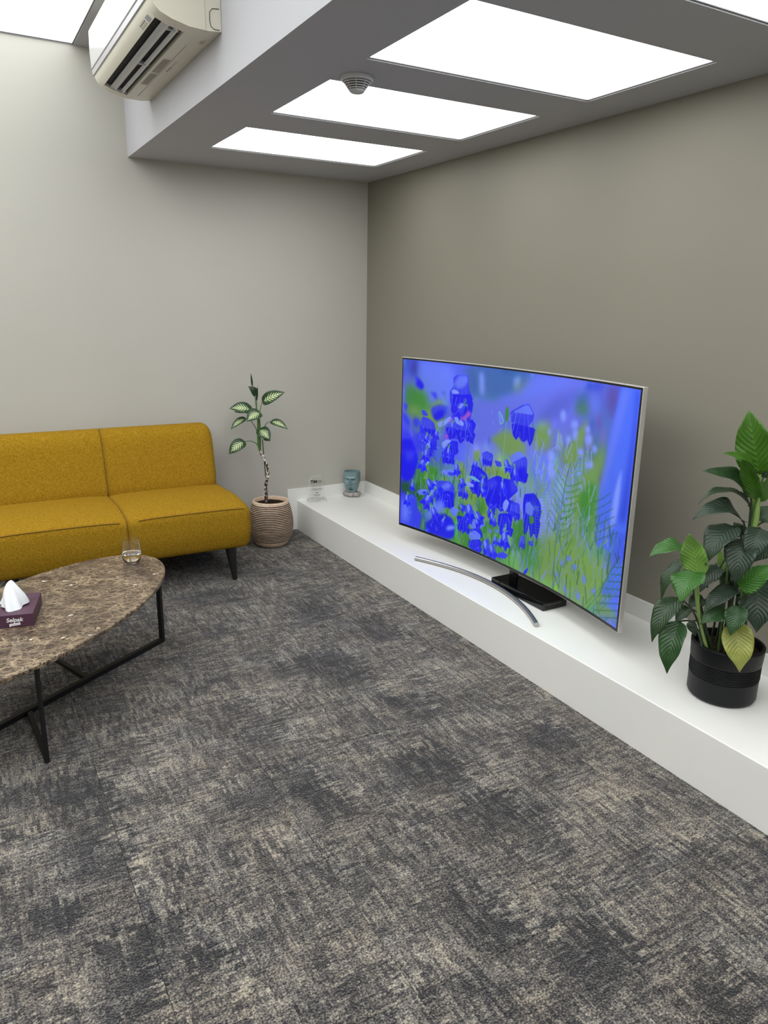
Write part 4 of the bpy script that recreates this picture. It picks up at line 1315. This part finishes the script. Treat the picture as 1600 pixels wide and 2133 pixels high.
    # fern leaflets at the lower right, and small light petal rims
    for k in range(26):
        t = k / 25
        bx, by = (0.66 - 0.045 * t) * W, (0.52 + 0.40 * t) * H
        stroke((bx, by), (bx - (0.02 + 0.04 * t) * W, by - 0.035 * H), 0.4, (70, 130, 70), 0.45)
        stroke((bx, by), (bx + (0.03 + 0.05 * t) * W, by - 0.02 * H), 0.4, (95, 145, 75), 0.45)
    for k in range(14):
        t = k / 13
        bx, by = (0.985 - 0.12 * t) * W, (0.74 + 0.26 * t) * H
        for q in range(5):
            stroke((bx + q * 6, by + q), (bx + q * 6 + 3, by + q - 5), 0.5, (60, 130, 70), 0.7)
    for _ in range(120):
        x, y = rng.uniform(0.02, 0.55) * W, rng.uniform(0.2, 1.0) * H
        if img[int(min(y, H - 1)), int(x)][2] > 200:
            a = rng.uniform(0, 6.28); l = rng.uniform(3, 9)
            stroke((x, y), (x + math.cos(a) * l, y + math.sin(a) * l), 0.35, (120, 150, 255), 0.6)
    return np.clip(img, 0, 255)
img = draw_screen()[::-1] / 255.0
lin_img = np.where(img <= 0.04045, img / 12.92, ((img + 0.055) / 1.055) ** 2.4)
bz = 0.012
s_edge = bz / tv_w
sv = np.linspace(s_edge, 1 - s_edge, W)
zv = np.linspace(ZB + bz + 0.005, ZTV - bz, H)
px = np.array([tvp(s, 0.0018) for s in sv])
off = np.array(tv.location)
co = np.empty((H, W, 3))
co[..., 0] = px[None, :, 0]; co[..., 1] = px[None, :, 1]; co[..., 2] = zv[:, None]
co -= off
idx = np.arange(W * H).reshape(H, W)
quads = np.stack([idx[:-1, 1:], idx[:-1, :-1], idx[1:, :-1], idx[1:, 1:]], -1).reshape(-1, 4)
me = bpy.data.meshes.new('display')
me.vertices.add(W * H)
me.vertices.foreach_set('co', co.reshape(-1))
me.loops.add(quads.size)
me.loops.foreach_set('vertex_index', quads.reshape(-1).astype(np.int32))
me.polygons.add(len(quads))
me.polygons.foreach_set('loop_start', np.arange(0, quads.size, 4, dtype=np.int32))
me.update(calc_edges=True)
ca = me.color_attributes.new('picture', 'FLOAT_COLOR', 'POINT')
cdat = np.ones((W * H, 4)); cdat[:, :3] = lin_img.reshape(-1, 3)
ca.data.foreach_set('color', cdat.reshape(-1))
t = NT('lit_screen')
at = t.n('ShaderNodeAttribute', attribute_name='picture')
t.base((0.01, 0.01, 0.012, 1)); t.p(rough=0.35, spec=0.2)
t.l(at.outputs['Color'], t.b.inputs['Emission Color'])
t.b.inputs['Emission Strength'].default_value = SCREEN_GAIN
t.m.cycles.emission_sampling = 'NONE'      # many tiny faces: found by bounce light instead
link_mesh('display', me, t.m, tv)

# stand: a curved steel bar lying on the ledge and the black neck that joins it to the set
arc = []
for i in range(41):
    s = -1 + 2 * i / 40
    arc.append((-0.372 - 0.136 * s * s, -2.072 - 0.516 * s, HP + 0.0115))
tube_obj('stand_bar', arc, 0.0115, M_STEEL, tv, 14)
box('stand_neck', (-0.362, -2.128, HP + 0.0005), (-0.214, -2.062, HP + 0.041), M_GLOSS_BLACK, tv, bev=0.003)
box('neck_post', (-0.247, -2.125, HP + 0.041), (-0.237, -2.065, ZB + 0.12), M_BEZEL, tv)
mb = thing('media_box', (-0.297, -2.297, HP), 'flat glossy black connection box under the television', 'media box')
case_o = box('case', (-0.362, -2.463, HP + 0.0005), (-0.214, -2.131, HP + 0.041), M_GLOSS_BLACK, mb, bev=0.003)
mbc = case_o
box('side_inset', (-0.345, -2.4645, HP + 0.006), (-0.250, -2.4625, HP + 0.027), M_BEZEL, mbc)
box('highlight_strip', (-0.345, -2.4652, HP + 0.027), (-0.250, -2.4632, HP + 0.0285), M_STEEL, mbc)

# ---------------------------------------------------------------- air conditioner
AY0, AY1 = -0.617, -1.81
ac = thing('air_conditioner', (-BX, (AY0 + AY1) / 2, 2.6), 'white wall-mounted split air conditioner on the side of the dropped ceiling', 'air conditioner')
full = [(-1.6115, 2.600), (-1.66, 2.595), (-1.735, 2.598), (-1.80, 2.613), (-1.842, 2.630), (-1.862, 2.648), (-1.874, 2.672), (-1.879, 2.70), (-1.879, 2.87), (-1.868, 2.888), (-1.6115, 2.888)]
notch = [(-1.6115, 2.600), (-1.66, 2.595), (-1.735, 2.598), (-1.733, 2.66), (-1.835, 2.69), (-1.842, 2.630), (-1.862, 2.648), (-1.874, 2.672), (-1.879, 2.70), (-1.879, 2.87), (-1.868, 2.888), (-1.6115, 2.888)]
def prism_y(bm, prof, y0, y1):
    a = [bm.verts.new((x, y0, z)) for x, z in prof]
    b = [bm.verts.new((x, y1, z)) for x, z in prof]
    n = len(prof)
    for k in range(n):
        bm.faces.new((a[k], a[(k + 1) % n], b[(k + 1) % n], b[k]))
    bm.faces.new(a); bm.faces.new(list(reversed(b)))
bm = bmesh.new()
VY0, VY1 = -0.675, -1.735
prism_y(bm, full, AY0, VY0)
prism_y(bm, notch, VY0, VY1)
prism_y(bm, full, VY1, AY1)
acb = bm_obj('body', bm, M_PLASTIC_W, ac, True, angle=30)
bm = bmesh.new()
prism_y(bm, [(-1.736, 2.612), (-1.735, 2.658), (-1.833, 2.688), (-1.839, 2.645)], VY0 - 0.0008, VY1 + 0.0008)
bm_obj('vent_lining', bm, M_DARK, acb)
def blade(name, c, ln, tilt, y0, y1, mat, th=0.004):
    bm = bmesh.new()
    dx, dz = math.cos(tilt) * ln / 2, math.sin(tilt) * ln / 2
    nx, nz = -math.sin(tilt) * th, math.cos(tilt) * th
    pr = []
    for t_ in (-1, -0.5, 0, 0.5, 1):
        cv = (1 - t_ * t_) * 0.004
        pr.append((c[0] + dx * t_ + (nx / th) * cv, c[1] + dz * t_ + (nz / th) * cv))
    pr += [(a + nx, b + nz) for a, b in reversed(pr)]
    prism_y(bm, pr, y0, y1)
    return bm_obj(name, bm, mat, ac, True, angle=35)
blade('louver', (-1.803, 2.616), 0.030, -0.25, -0.68, -1.728, M_PLASTIC_P)
blade('louver', (-1.763, 2.604), 0.017, -0.28, -0.68, -1.728, M_PLASTIC_P)
for k in range(3):
    yy = -0.70 - k * 0.5
    box('louver_hinge', (-1.79, yy - 0.004, 2.606), (-1.745, yy + 0.004, 2.628), M_PLASTIC_G, ac)
bm = bmesh.new()
prism_y(bm, [(-1.879, 2.706), (-1.886, 2.708), (-1.889, 2.78), (-1.886, 2.872), (-1.876, 2.890), (-1.872, 2.888)], AY0 + 0.0, AY1 - 0.0)
bm_obj('front_panel', bm, M_PLASTIC_P, ac, True, angle=30)
bm = bmesh.new()
prism_y(bm, [(-1.875, 2.676), (-1.8815, 2.678), (-1.884, 2.700), (-1.879, 2.701)], AY0 + 0.0, AY1 - 0.0)
bm_obj('accent_strip', bm, M_PLASTIC_G, ac, True, angle=30)
# printed signs on the lower lip, rating label and edge lines underneath
def on_prof(x, dz=0.0):
    for (xa, za), (xb, zb) in zip(full[:-1], full[1:]):
        if xb <= x <= xa:
            f_ = (x - xa) / (xb - xa)
            return za + (zb - za) * f_ + dz
def decal(name, x0, x1, y0, y1, mat):
    d = -0.0007
    mesh_obj(name, [(x0, y0, on_prof(x0, d)), (x1, y0, on_prof(x1, d)), (x1, y1, on_prof(x1, d)), (x0, y1, on_prof(x0, d))], [(0, 1, 2, 3)], mat, acb)
decal('sensor_window', -1.861, -1.846, -1.655, -1.70, plain('sensor_lilac', rgb(150, 150, 168), rough=0.3))
for k in range(4):
    decal('indicator_mark', -1.860, -1.854, -1.56 + -0.022 * k, -1.572 - 0.022 * k, M_STICKER)
    decal('indicator_mark', -1.851, -1.847, -1.56 + -0.022 * k, -1.570 - 0.022 * k, M_STICKER)
for k in range(5):
    decal('label_line', -1.722 + 0.006 * k, -1.7185 + 0.006 * k, -0.93, -1.13, M_STICKER)
    decal('label_line', -1.722 + 0.006 * k, -1.7185 + 0.006 * k, -1.15, -1.37, M_STICKER)
for k in range(6):
    decal('printed_mark', -1.672, -1.664, -1.20 - 0.03 * k, -1.215 - 0.03 * k, M_STICKER if k < 3 else M_PRINT_LIGHT)
decal('seam_line', -1.6895, -1.688, -0.70, -1.60, M_STICKER)
for k in range(5):
    decal('embossed_mark', -1.652 + 0.004 * k, -1.650 + 0.004 * k, -1.64, -1.69, M_PRINT_LIGHT)
# service cover on the near end
def end_line(pts, wd, name='cover_line', mat=M_STICKER):
    tube_obj(name, [(x, AY1 - 0.0006, z) for x, z in pts], wd, mat, acb, 6)
end_line([(-1.618, 2.604), (-1.640, 2.604), (-1.652, 2.612), (-1.656, 2.63), (-1.655, 2.66), (-1.645, 2.672), (-1.618, 2.675)], 0.0013, 'pipe_cutout', M_DARK)
end_line([(-1.672, 2.598), (-1.674, 2.70), (-1.652, 2.715), (-1.618, 2.715)], 0.0008, 'cover_line', M_PRINT_LIGHT)
end_line([(-1.632, 2.717), (-1.632, 2.885)], 0.0008, 'cover_line', M_STICKER)
# pipe duct on the bulkhead between the unit and the back wall
struct(box('trim_3', (-BX - 0.004, -0.55, 2.45), (-BX, -0.02, 2.58), M_WHITE)) if False else None

# ---------------------------------------------------------------- smoke detector
DX, DY = -1.215, -2.172
sd = thing('smoke_detector', (DX, DY, HC), 'round slotted smoke detector on the dropped ceiling between lit panels', 'smoke detector')
lathe('mount_plate', [(0.0, 0.0), (0.060, 0.0), (0.0615, -0.003), (0.0605, -0.012), (0.056, -0.017), (0.0, -0.017)], (DX, DY, HC), M_DETECTOR, sd, 48)
lathe('sensor_core', [(0.0, -0.017), (0.040, -0.017), (0.026, -0.044), (0.0, -0.046)], (DX, DY, HC), M_DARK, sd, 32)
for k in range(4):
    t_ = k / 4
    ra, rb2 = 0.0515 - 0.0215 * t_, 0.0515 - 0.0215 * (t_ + 0.13)
    za, zb = -0.0195 - 0.0265 * t_, -0.0195 - 0.0265 * (t_ + 0.13)
    lathe('cage_ring', [(ra, za), (rb2, zb), (rb2 - 0.004, zb), (ra - 0.004, za), (ra, za)], (DX, DY, HC), M_DETECTOR, sd, 40)
for k in range(8):
    a = 2 * math.pi * (k + 0.3) / 8
    tube_obj('cage_rib', [(DX + 0.050 * math.cos(a), DY + 0.050 * math.sin(a), HC - 0.016), (DX + 0.029 * math.cos(a), DY + 0.029 * math.sin(a), HC - 0.047)], 0.0016, M_DETECTOR, sd, 6)
lathe('cap', [(0.0, -0.045), (0.0300, -0.045), (0.0285, -0.050), (0.022, -0.055), (0.0, -0.0565)], (DX, DY, HC), M_DETECTOR, sd, 40)

# ---------------------------------------------------------------- award and face planter on the ledge
tr = thing('award', (-0.452, -0.098, HP), 'clear acrylic award plaque on a slanted base at the end of the ledge', 'award')
AX = Vector((0.985, -0.17, 0)).normalized()
AYv = Vector((0.17, 0.985, 0)).normalized()
def aw(x, y, z):
    q = Vector((-0.452, -0.098, HP)) + AX * x + AYv * y
    return (q.x, q.y, HP + z)
def prism(name, poly, y0, y1, mat, par, fn):
    n = len(poly)
    V = [fn(x, y0, z) for x, z in poly] + [fn(x, y1, z) for x, z in poly]
    Fc = [tuple(range(n)), tuple(reversed(range(n, 2 * n)))] + [((k + 1) % n, k, n + k, n + (k + 1) % n) for k in range(n)]
    return mesh_obj(name, V, Fc, mat, par)
V = [aw(x, y, z) for x, y, z in ((-0.072, -0.030, 0.0006), (0.072, -0.030, 0.0006), (0.072, 0.025, 0.0006), (-0.072, 0.025, 0.0006),
                               (-0.068, -0.026, 0.012), (0.068, -0.026, 0.012), (0.068, 0.021, 0.022), (-0.068, 0.021, 0.022))]
mesh_obj('base', V, [(3, 2, 1, 0), (4, 5, 6, 7), (0, 1, 5, 4), (1, 2, 6, 5), (2, 3, 7, 6), (3, 0, 4, 7)], M_ACRYLIC, tr)
plaque = prism('plaque', [(-0.053, 0.023), (0.053, 0.023), (0.054, 0.150), (0.040, 0.188), (-0.028, 0.184), (-0.053, 0.152)], 0.002, 0.013, M_ACRYLIC, tr, aw)
text_obj('lettering', 'TIM', 0.030, aw(-0.020, 0.0012, 0.143), AX, (0, 0, 1), M_PRINT_B, plaque, bold=0.0012)
for k in range(3):
    box_pts = [aw(0.008, 0.0012, 0.153 - 0.008 * k), aw(0.040, 0.0012, 0.153 - 0.008 * k), aw(0.040, 0.0012, 0.1485 - 0.008 * k), aw(0.008, 0.0012, 0.1485 - 0.008 * k)]
    mesh_obj('logo_stripe', box_pts, [(0, 3, 2, 1)], M_STICKER, plaque)
for k, (xa, xb, z) in enumerate(((-0.036, 0.036, 0.112), (-0.034, 0.042, 0.096), (-0.044, 0.048, 0.088), (-0.026, 0.036, 0.080), (-0.022, 0.026, 0.047), (-0.014, 0.024, 0.040))):
    mesh_obj('text_line', [aw(xa, 0.0012, z), aw(xb, 0.0012, z), aw(xb, 0.0012, z - 0.0026), aw(xa, 0.0012, z - 0.0026)], [(0, 3, 2, 1)], M_STICKER, plaque)
mesh_obj('signature_mark', [aw(-0.012, 0.0012, 0.060), aw(0.002, 0.0012, 0.064), aw(0.016, 0.0012, 0.060), aw(0.002, 0.0012, 0.056)], [(0, 3, 2, 1)], M_STICKER, plaque)

FX, FY = -0.155, -0.082
fp = thing('face_planter', (FX, FY, HP), 'small teal glazed head-shaped pot on a grey stone base in the ledge corner', 'planter')
fang = math.atan2(CAM_POS.y - FY, CAM_POS.x - FX) - 0.28
V, Fc = [], []
n, m = 96, 72
ZF0, HF = 0.034, 0.158
def gauss(x, s): return math.exp(-(x / s) ** 2)
for i in range(m + 1):
    t_ = i / m
    z = HF * t_
    if t_ < 0.12: wd = 0.036 + 0.006 * t_ / 0.12
    else: wd = 0.042 + 0.018 * min(1, (t_ - 0.12) / 0.42) ** 0.8
    for k in range(n):
        a = 2 * math.pi * k / n - math.pi
        # face towards a = 0; superellipse plan
        ca_, sa = math.cos(a), math.sin(a)
        ee = 2.6
        r = wd * (abs(ca_ / 0.92) ** ee + abs(sa) ** ee) ** (-1 / ee)
        lat = r * math.sin(a)
        f_ = 0.0
        if ca_ > 0:
            prof_n = 0.0
            if 0.40 < t_ < 0.74: prof_n = 0.021 * (1 - (t_ - 0.43) / 0.31) ** 0.75 if t_ > 0.43 else 0.021 * (t_ - 0.40) / 0.03
            nose = prof_n * gauss(lat, 0.0055 + 0.006 * max(0, 0.62 - t_) / 0.2)
            brow = 0.008 * gauss(t_ - 0.735, 0.04) * gauss(abs(lat) - 0.022, 0.022)
            eye = -0.017 * gauss(t_ - 0.635, 0.05) * gauss(abs(lat) - 0.022, 0.013)
            lid = 0.008 * gauss(t_ - 0.60, 0.035) * gauss(abs(lat) - 0.024, 0.011)
            lips = 0.018 * (gauss(t_ - 0.285, 0.022) + gauss(t_ - 0.215, 0.022)) * gauss(lat, 0.014)
            under = -0.014 * gauss(t_ - 0.160, 0.022) * gauss(lat, 0.022)
            chin = 0.010 * gauss(t_ - 0.07, 0.045) * gauss(lat, 0.018)
            cheek = 0.005 * gauss(t_ - 0.45, 0.09) * gauss(abs(lat) - 0.036, 0.012)
            f_ = (nose + brow + eye + lid + lips + under + chin + cheek) * min(1, ca_ * 2)
        x, y = r * ca_ + f_, r * sa
        zz = ZF0 + z + (0.004 * math.cos(a) if i == m else 0)
        V.append((FX + x * math.cos(fang) - y * math.sin(fang), FY + x * math.sin(fang) + y * math.cos(fang), HP + zz))
for i in range(m):
    for k in range(n):
        Fc.append((i * n + k, i * n + (k + 1) % n, (i + 1) * n + (k + 1) % n, (i + 1) * n + k))
Fc.append(tuple(reversed(range(n))))
# inner wall of the open top
base_i = len(V)
for dz, sc in ((0.0, 0.9), (-0.03, 0.86)):
    for k in range(n):
        q = Vector(V[m * n + k])
        V.append((FX + (q.x - FX) * sc, FY + (q.y - FY) * sc, q.z + dz))
for k in range(n):
    k2 = (k + 1) % n
    Fc.append((m * n + k, m * n + k2, base_i + k2, base_i + k))
    Fc.append((base_i + k, base_i + k2, base_i + n + k2, base_i + n + k))
Fc.append(tuple(base_i + n + k for k in range(n)))
o = mesh_obj('head', V, Fc, M_TEAL, fp, True)
o.data.set_sharp_from_angle(angle=math.radians(50))
V, Fc = [], []
n, m = 40, 12
for i in range(m + 1):
    ph = math.pi * i / m
    for k in range(n):
        a = 2 * math.pi * k / n
        lump = 1 + 0.06 * math.sin(5 * a + 2 * ph) + 0.04 * math.sin(9 * a + 1.3)
        sr = math.sin(ph) ** 0.5 if 0 < i < m else 0.0
        x, y = 0.046 * sr * math.cos(a) * lump, 0.066 * sr * math.sin(a) * lump
        zz = 0.0195 - 0.0185 * math.copysign(abs(math.cos(ph)) ** 0.6, math.cos(ph))
        V.append((FX + x * math.cos(fang) - y * math.sin(fang), FY + x * math.sin(fang) + y * math.cos(fang), HP + zz))
for i in range(m):
    for k in range(n):
        Fc.append((i * n + k, i * n + (k + 1) % n, (i + 1) * n + (k + 1) % n, (i + 1) * n + k))
mesh_obj('stone_base', V, Fc, M_STONE, fp, True)

# ---------------------------------------------------------------- plants
def leaf(B, T_, wd, arch, N_, mat, par, name='leaf', cup=0.16, ruffle=0.0, seed=0, droop=0.0):
    B, T_, N_ = Vector(B), Vector(T_), Vector(N_)
    ax = T_ - B
    L = ax.length
    d = ax.normalized()
    N_ = (N_ - d * N_.dot(d)).normalized()
    S = d.cross(N_).normalized()
    nl, nw = 16, 8
    rnd = random.Random(seed)
    ph = rnd.uniform(0, 6.28)
    V, Fc, UV = [], [], []
    C = (B + T_) / 2 + N_ * arch * 2
    for i in range(nl + 1):
        t_ = i / nl
        c = B * (1 - t_) ** 2 + C * 2 * t_ * (1 - t_) + T_ * t_ * t_
        c = c - Vector((0, 0, (droop * L * max(0.0, (t_ - 0.7) / 0.3) ** 2) if d.z < 0.25 else 0.0))
        tg = ((C - B) * (1 - t_) + (T_ - C) * t_).normalized()
        nn = (N_ - tg * N_.dot(tg)).normalized()
        w_ = wd / 2 * (t_ ** 0.52 * (1 - t_) ** 0.92) / 0.3955 * (1.0 - 0.25 * max(0.0, (t_ - 0.75) / 0.25))
        w_ = max(w_, 0.0006)
        for j in range(nw + 1):
            q = -1 + 2 * j / nw
            h = cup * w_ * (abs(q) ** 1.3) * 1.2 - 0.08 * w_ * (1 - q * q)
            h += ruffle * w_ * math.sin(t_ * 11 + ph + (1.5 if q > 0 else 0)) * abs(q) ** 2
            V.append(c + S * q * w_ + nn * h)
            UV.append((j / nw, t_))
    nwk = nw + 1
    for i in range(nl):
        for j in range(nw):
            Fc.append((i * nwk + j, i * nwk + j + 1, (i + 1) * nwk + j + 1, (i + 1) * nwk + j))
    o = mesh_obj(name, V, Fc, mat, par, True, uvs=UV)
    md = o.modifiers.new('thickness', 'SOLIDIFY')
    md.thickness = 0.0007
    md.offset = 0
    return o

# dumb cane in the ribbed clay pot
PCX, PCY = -0.872, -0.262
dc = thing('potted_dumb_cane', (PCX, PCY, 0), 'tall spotted-leaf dumb cane in a ribbed beige clay pot beside the sofa', 'potted plant')
prof, idx_ = [(0.0, 0.002), (0.098, 0.002), (0.108, 0.008), (0.118, 0.022), (0.1285, 0.042)], []
def pot_r(z):
    P = [(0.042, 0.1285), (0.10, 0.149), (0.15, 0.1535), (0.20, 0.149), (0.25, 0.139), (0.30, 0.125), (0.315, 0.118)]
    for (za, ra), (zb, rb_) in zip(P[:-1], P[1:]):
        if za <= z <= zb:
            u_ = (z - za) / (zb - za)
            return ra + (rb_ - ra) * u_
    return P[-1][1]
kinds = [0, 0, 0, 0]
NR = 22
for k in range(NR):
    z0 = 0.042 + (0.300 - 0.042) * k / NR
    st = (0.300 - 0.042) / NR
    for fz, dr, g in ((0.06, 0.0, 1), (0.14, -0.005, 1), (0.38, -0.005, 1), (0.46, 0.0, 1), (0.72, 0.0018, 0), (1.0, 0.0, 0)):
        prof.append((pot_r(min(z0 + st * fz, 0.314)) + dr, z0 + st * fz)); kinds.append(g)
prof += [(0.124, 0.308), (0.119, 0.3155), (0.112, 0.3155), (0.1045, 0.309), (0.1035, 0.285), (0.0, 0.285)]
kinds += [0, 0, 0, 0, 0]
lathe('pot', prof, (PCX, PCY, 0), [M_CLAY, M_CLAY_G], dc, 72, idx=kinds + [0] * 4, angle=60)
def soil_disc(c, r, z, par, seed):
    rnd = random.Random(seed)
    V = [(c[0], c[1], z + 0.006)]
    Fc = []
    nr, n = 7, 36
    for i in range(1, nr + 1):
        for k in range(n):
            a = 2 * math.pi * k / n
            V.append((c[0] + r * i / nr * math.cos(a), c[1] + r * i / nr * math.sin(a), z + (rnd.uniform(-0.003, 0.006) if i < nr else 0)))
    for k in range(n):
        Fc.append((0, 1 + k, 1 + (k + 1) % n))
        for i in range(nr - 1):
            a, b = 1 + i * n, 1 + (i + 1) * n
            Fc.append((a + k, b + k, b + (k + 1) % n, a + (k + 1) % n))
    mesh_obj('soil', V, Fc, M_SOIL, par, True)
soil_disc((PCX, PCY), 0.1035, 0.290, dc, 1)
trunk = smooth_path(DUMB_TRUNK, 5)
rads = [0.0095 + 0.0016 * math.sin(i * 1.9) for i in range(len(trunk))]
cane_o = tube_obj('cane', trunk, rads, M_BARK, dc, 12)
st_ = smooth_path(DUMB_STEM, 4)
tube_obj('stem', st_, [0.0085 + 0.0045 * math.sin(math.pi * min(1, i / (len(st_) - 1) * 1.1)) for i in range(len(st_))], M_PETIOLE, dc, 12)
tube_obj('shoot', smooth_path(DUMB_TOP, 4), [0.0055 - 0.0003 * i for i in range(len(smooth_path(DUMB_TOP, 4)))], M_PETIOLE, dc, 8)
tube_obj('stake', DUMB_STAKE, 0.003, M_STAKE, dc, 8)
for k, z in enumerate((0.622, 0.476)):
    c = min(trunk, key=lambda q: abs(q.z - z))
    lathe('twine_tie', [(0.0118, -0.007), (0.0135, -0.003), (0.0135, 0.003), (0.0118, 0.007)], (c.x + 0.004, c.y, c.z), M_TWINE, cane_o, 16)
for k in range(9):
    pp = smooth_path(globals()['DUMB_PETIOLE_%d' % k], 4)
    tube_obj('petiole', pp, [0.0036 - 0.0016 * i / (len(pp) - 1) for i in range(len(pp))], M_PETIOLE, dc, 8)
for k, (B, T_, wd, ar, N_, var) in enumerate(DUMB_LEAVES):
    leaf(B, T_, wd, ar, N_, M_VAR if var else LEAF['d'], dc, seed=k, cup=0.14 if wd > 0.02 else 0.8)

# peace lily in the black pot
LX, LY = -0.293, -3.378
pl = thing('potted_peace_lily', (LX, LY, HP), 'bushy peace lily with one yellowing leaf in a black pot on the ledge', 'potted plant')
prof = [(0.0, 0.001), (0.104, 0.001), (0.115, 0.006), (0.120, 0.016), (0.1205, 0.085)]
for k in range(9):
    z0 = 0.088 + 0.0068 * k
    prof += [(0.1212, z0), (0.1185, z0 + 0.0012), (0.1185, z0 + 0.0026), (0.1216, z0 + 0.0040), (0.1222, z0 + 0.0056)]
prof += [(0.1232, 0.155), (0.1262, 0.205), (0.1262, 0.211), (0.1235, 0.2135), (0.1165, 0.2135), (0.1145, 0.210), (0.1125, 0.175), (0.0, 0.175)]
lathe('pot', prof, (LX, LY, HP), M_BLACK_POT, pl, 72, angle=50)
soil_disc((LX, LY), 0.1128, HP + 0.183, pl, 2)
SOILZ = HP + 0.180
def clip_r(q, r=0.095):
    dv = Vector((q[0] - LX, q[1] - LY, 0))
    if dv.length > r: dv = dv.normalized() * r
    return Vector((LX + dv.x, LY + dv.y, SOILZ))
ls = [Vector(q) for q in LILY_STEM]
ls[0] = clip_r(ls[0])
lsp = smooth_path(ls, 4)
tube_obj('main_stem', lsp, [0.008 - 0.003 * i / (len(lsp) - 1) for i in range(len(lsp))], M_PETIOLE_D, pl, 10)
sh = [q for q in lsp if q.z > 0.86]
tube_obj('sheath', sh, [0.009 + 0.004 * math.sin(math.pi * min(1, 0.15 + 0.85 * i / (len(sh) - 1))) for i in range(len(sh))], M_PETIOLE_L, pl, 10)
for a in (0, 3):
    q = [Vector(v) for v in LILY_FRONT_STEMS[a:a + 3]]
    q = [clip_r(q[0])] + q[1:]
    pp = smooth_path(q, 5)
    tube_obj('petiole', pp, [0.0058 - 0.002 * i / (len(pp) - 1) for i in range(len(pp))], M_PETIOLE_L, pl, 8)
front_base = clip_r((-0.40, -3.36, 0), 0.09)
rnd = random.Random(11)
for k, (B, T_, wd, ar, N_, col, at_) in enumerate(LILY_LEAVES):
    B, T_ = Vector(B), Vector(T_)
    # keep everything in front of the wall
    for q in (B, T_):
        q.x = min(q.x, -0.03)
    leaf(B, T_, wd, ar, N_, LEAF[col], pl, seed=k, cup=0.20, ruffle=0.17, droop=0.10)
    if k in (0, 13, 14):
        if k == 14: pass
        continue
    if at_ == 'm':
        zt = max(0.60, B.z - 0.16)
        a0 = min(lsp, key=lambda v: abs(v.z - zt))
    elif at_ == 'f':
        a0 = front_base + Vector((rnd.uniform(-0.02, 0.02), rnd.uniform(-0.03, 0.03), 0))
    else:
        a0 = clip_r((LX + rnd.uniform(-0.06, 0.05), LY + rnd.uniform(-0.06, 0.06), 0))
    mid = (a0 + B) / 2 + Vector((0, 0, 0.03 + 0.15 * max(0, 0.3 - abs(B.z - a0.z))))
    if at_ == 'c':
        mid = Vector((a0.x * 0.6 + B.x * 0.4, a0.y * 0.6 + B.y * 0.4, max(a0.z, B.z) * 0.5 + B.z * 0.5 + 0.01))
    pp = smooth_path([a0, mid, B, B + (T_ - B) * 0.03], 5)
    tube_obj('petiole', pp, [0.0042 - 0.0018 * i / (len(pp) - 1) for i in range(len(pp))], M_PETIOLE_D if col in 'dDm' else M_PETIOLE, pl, 8)
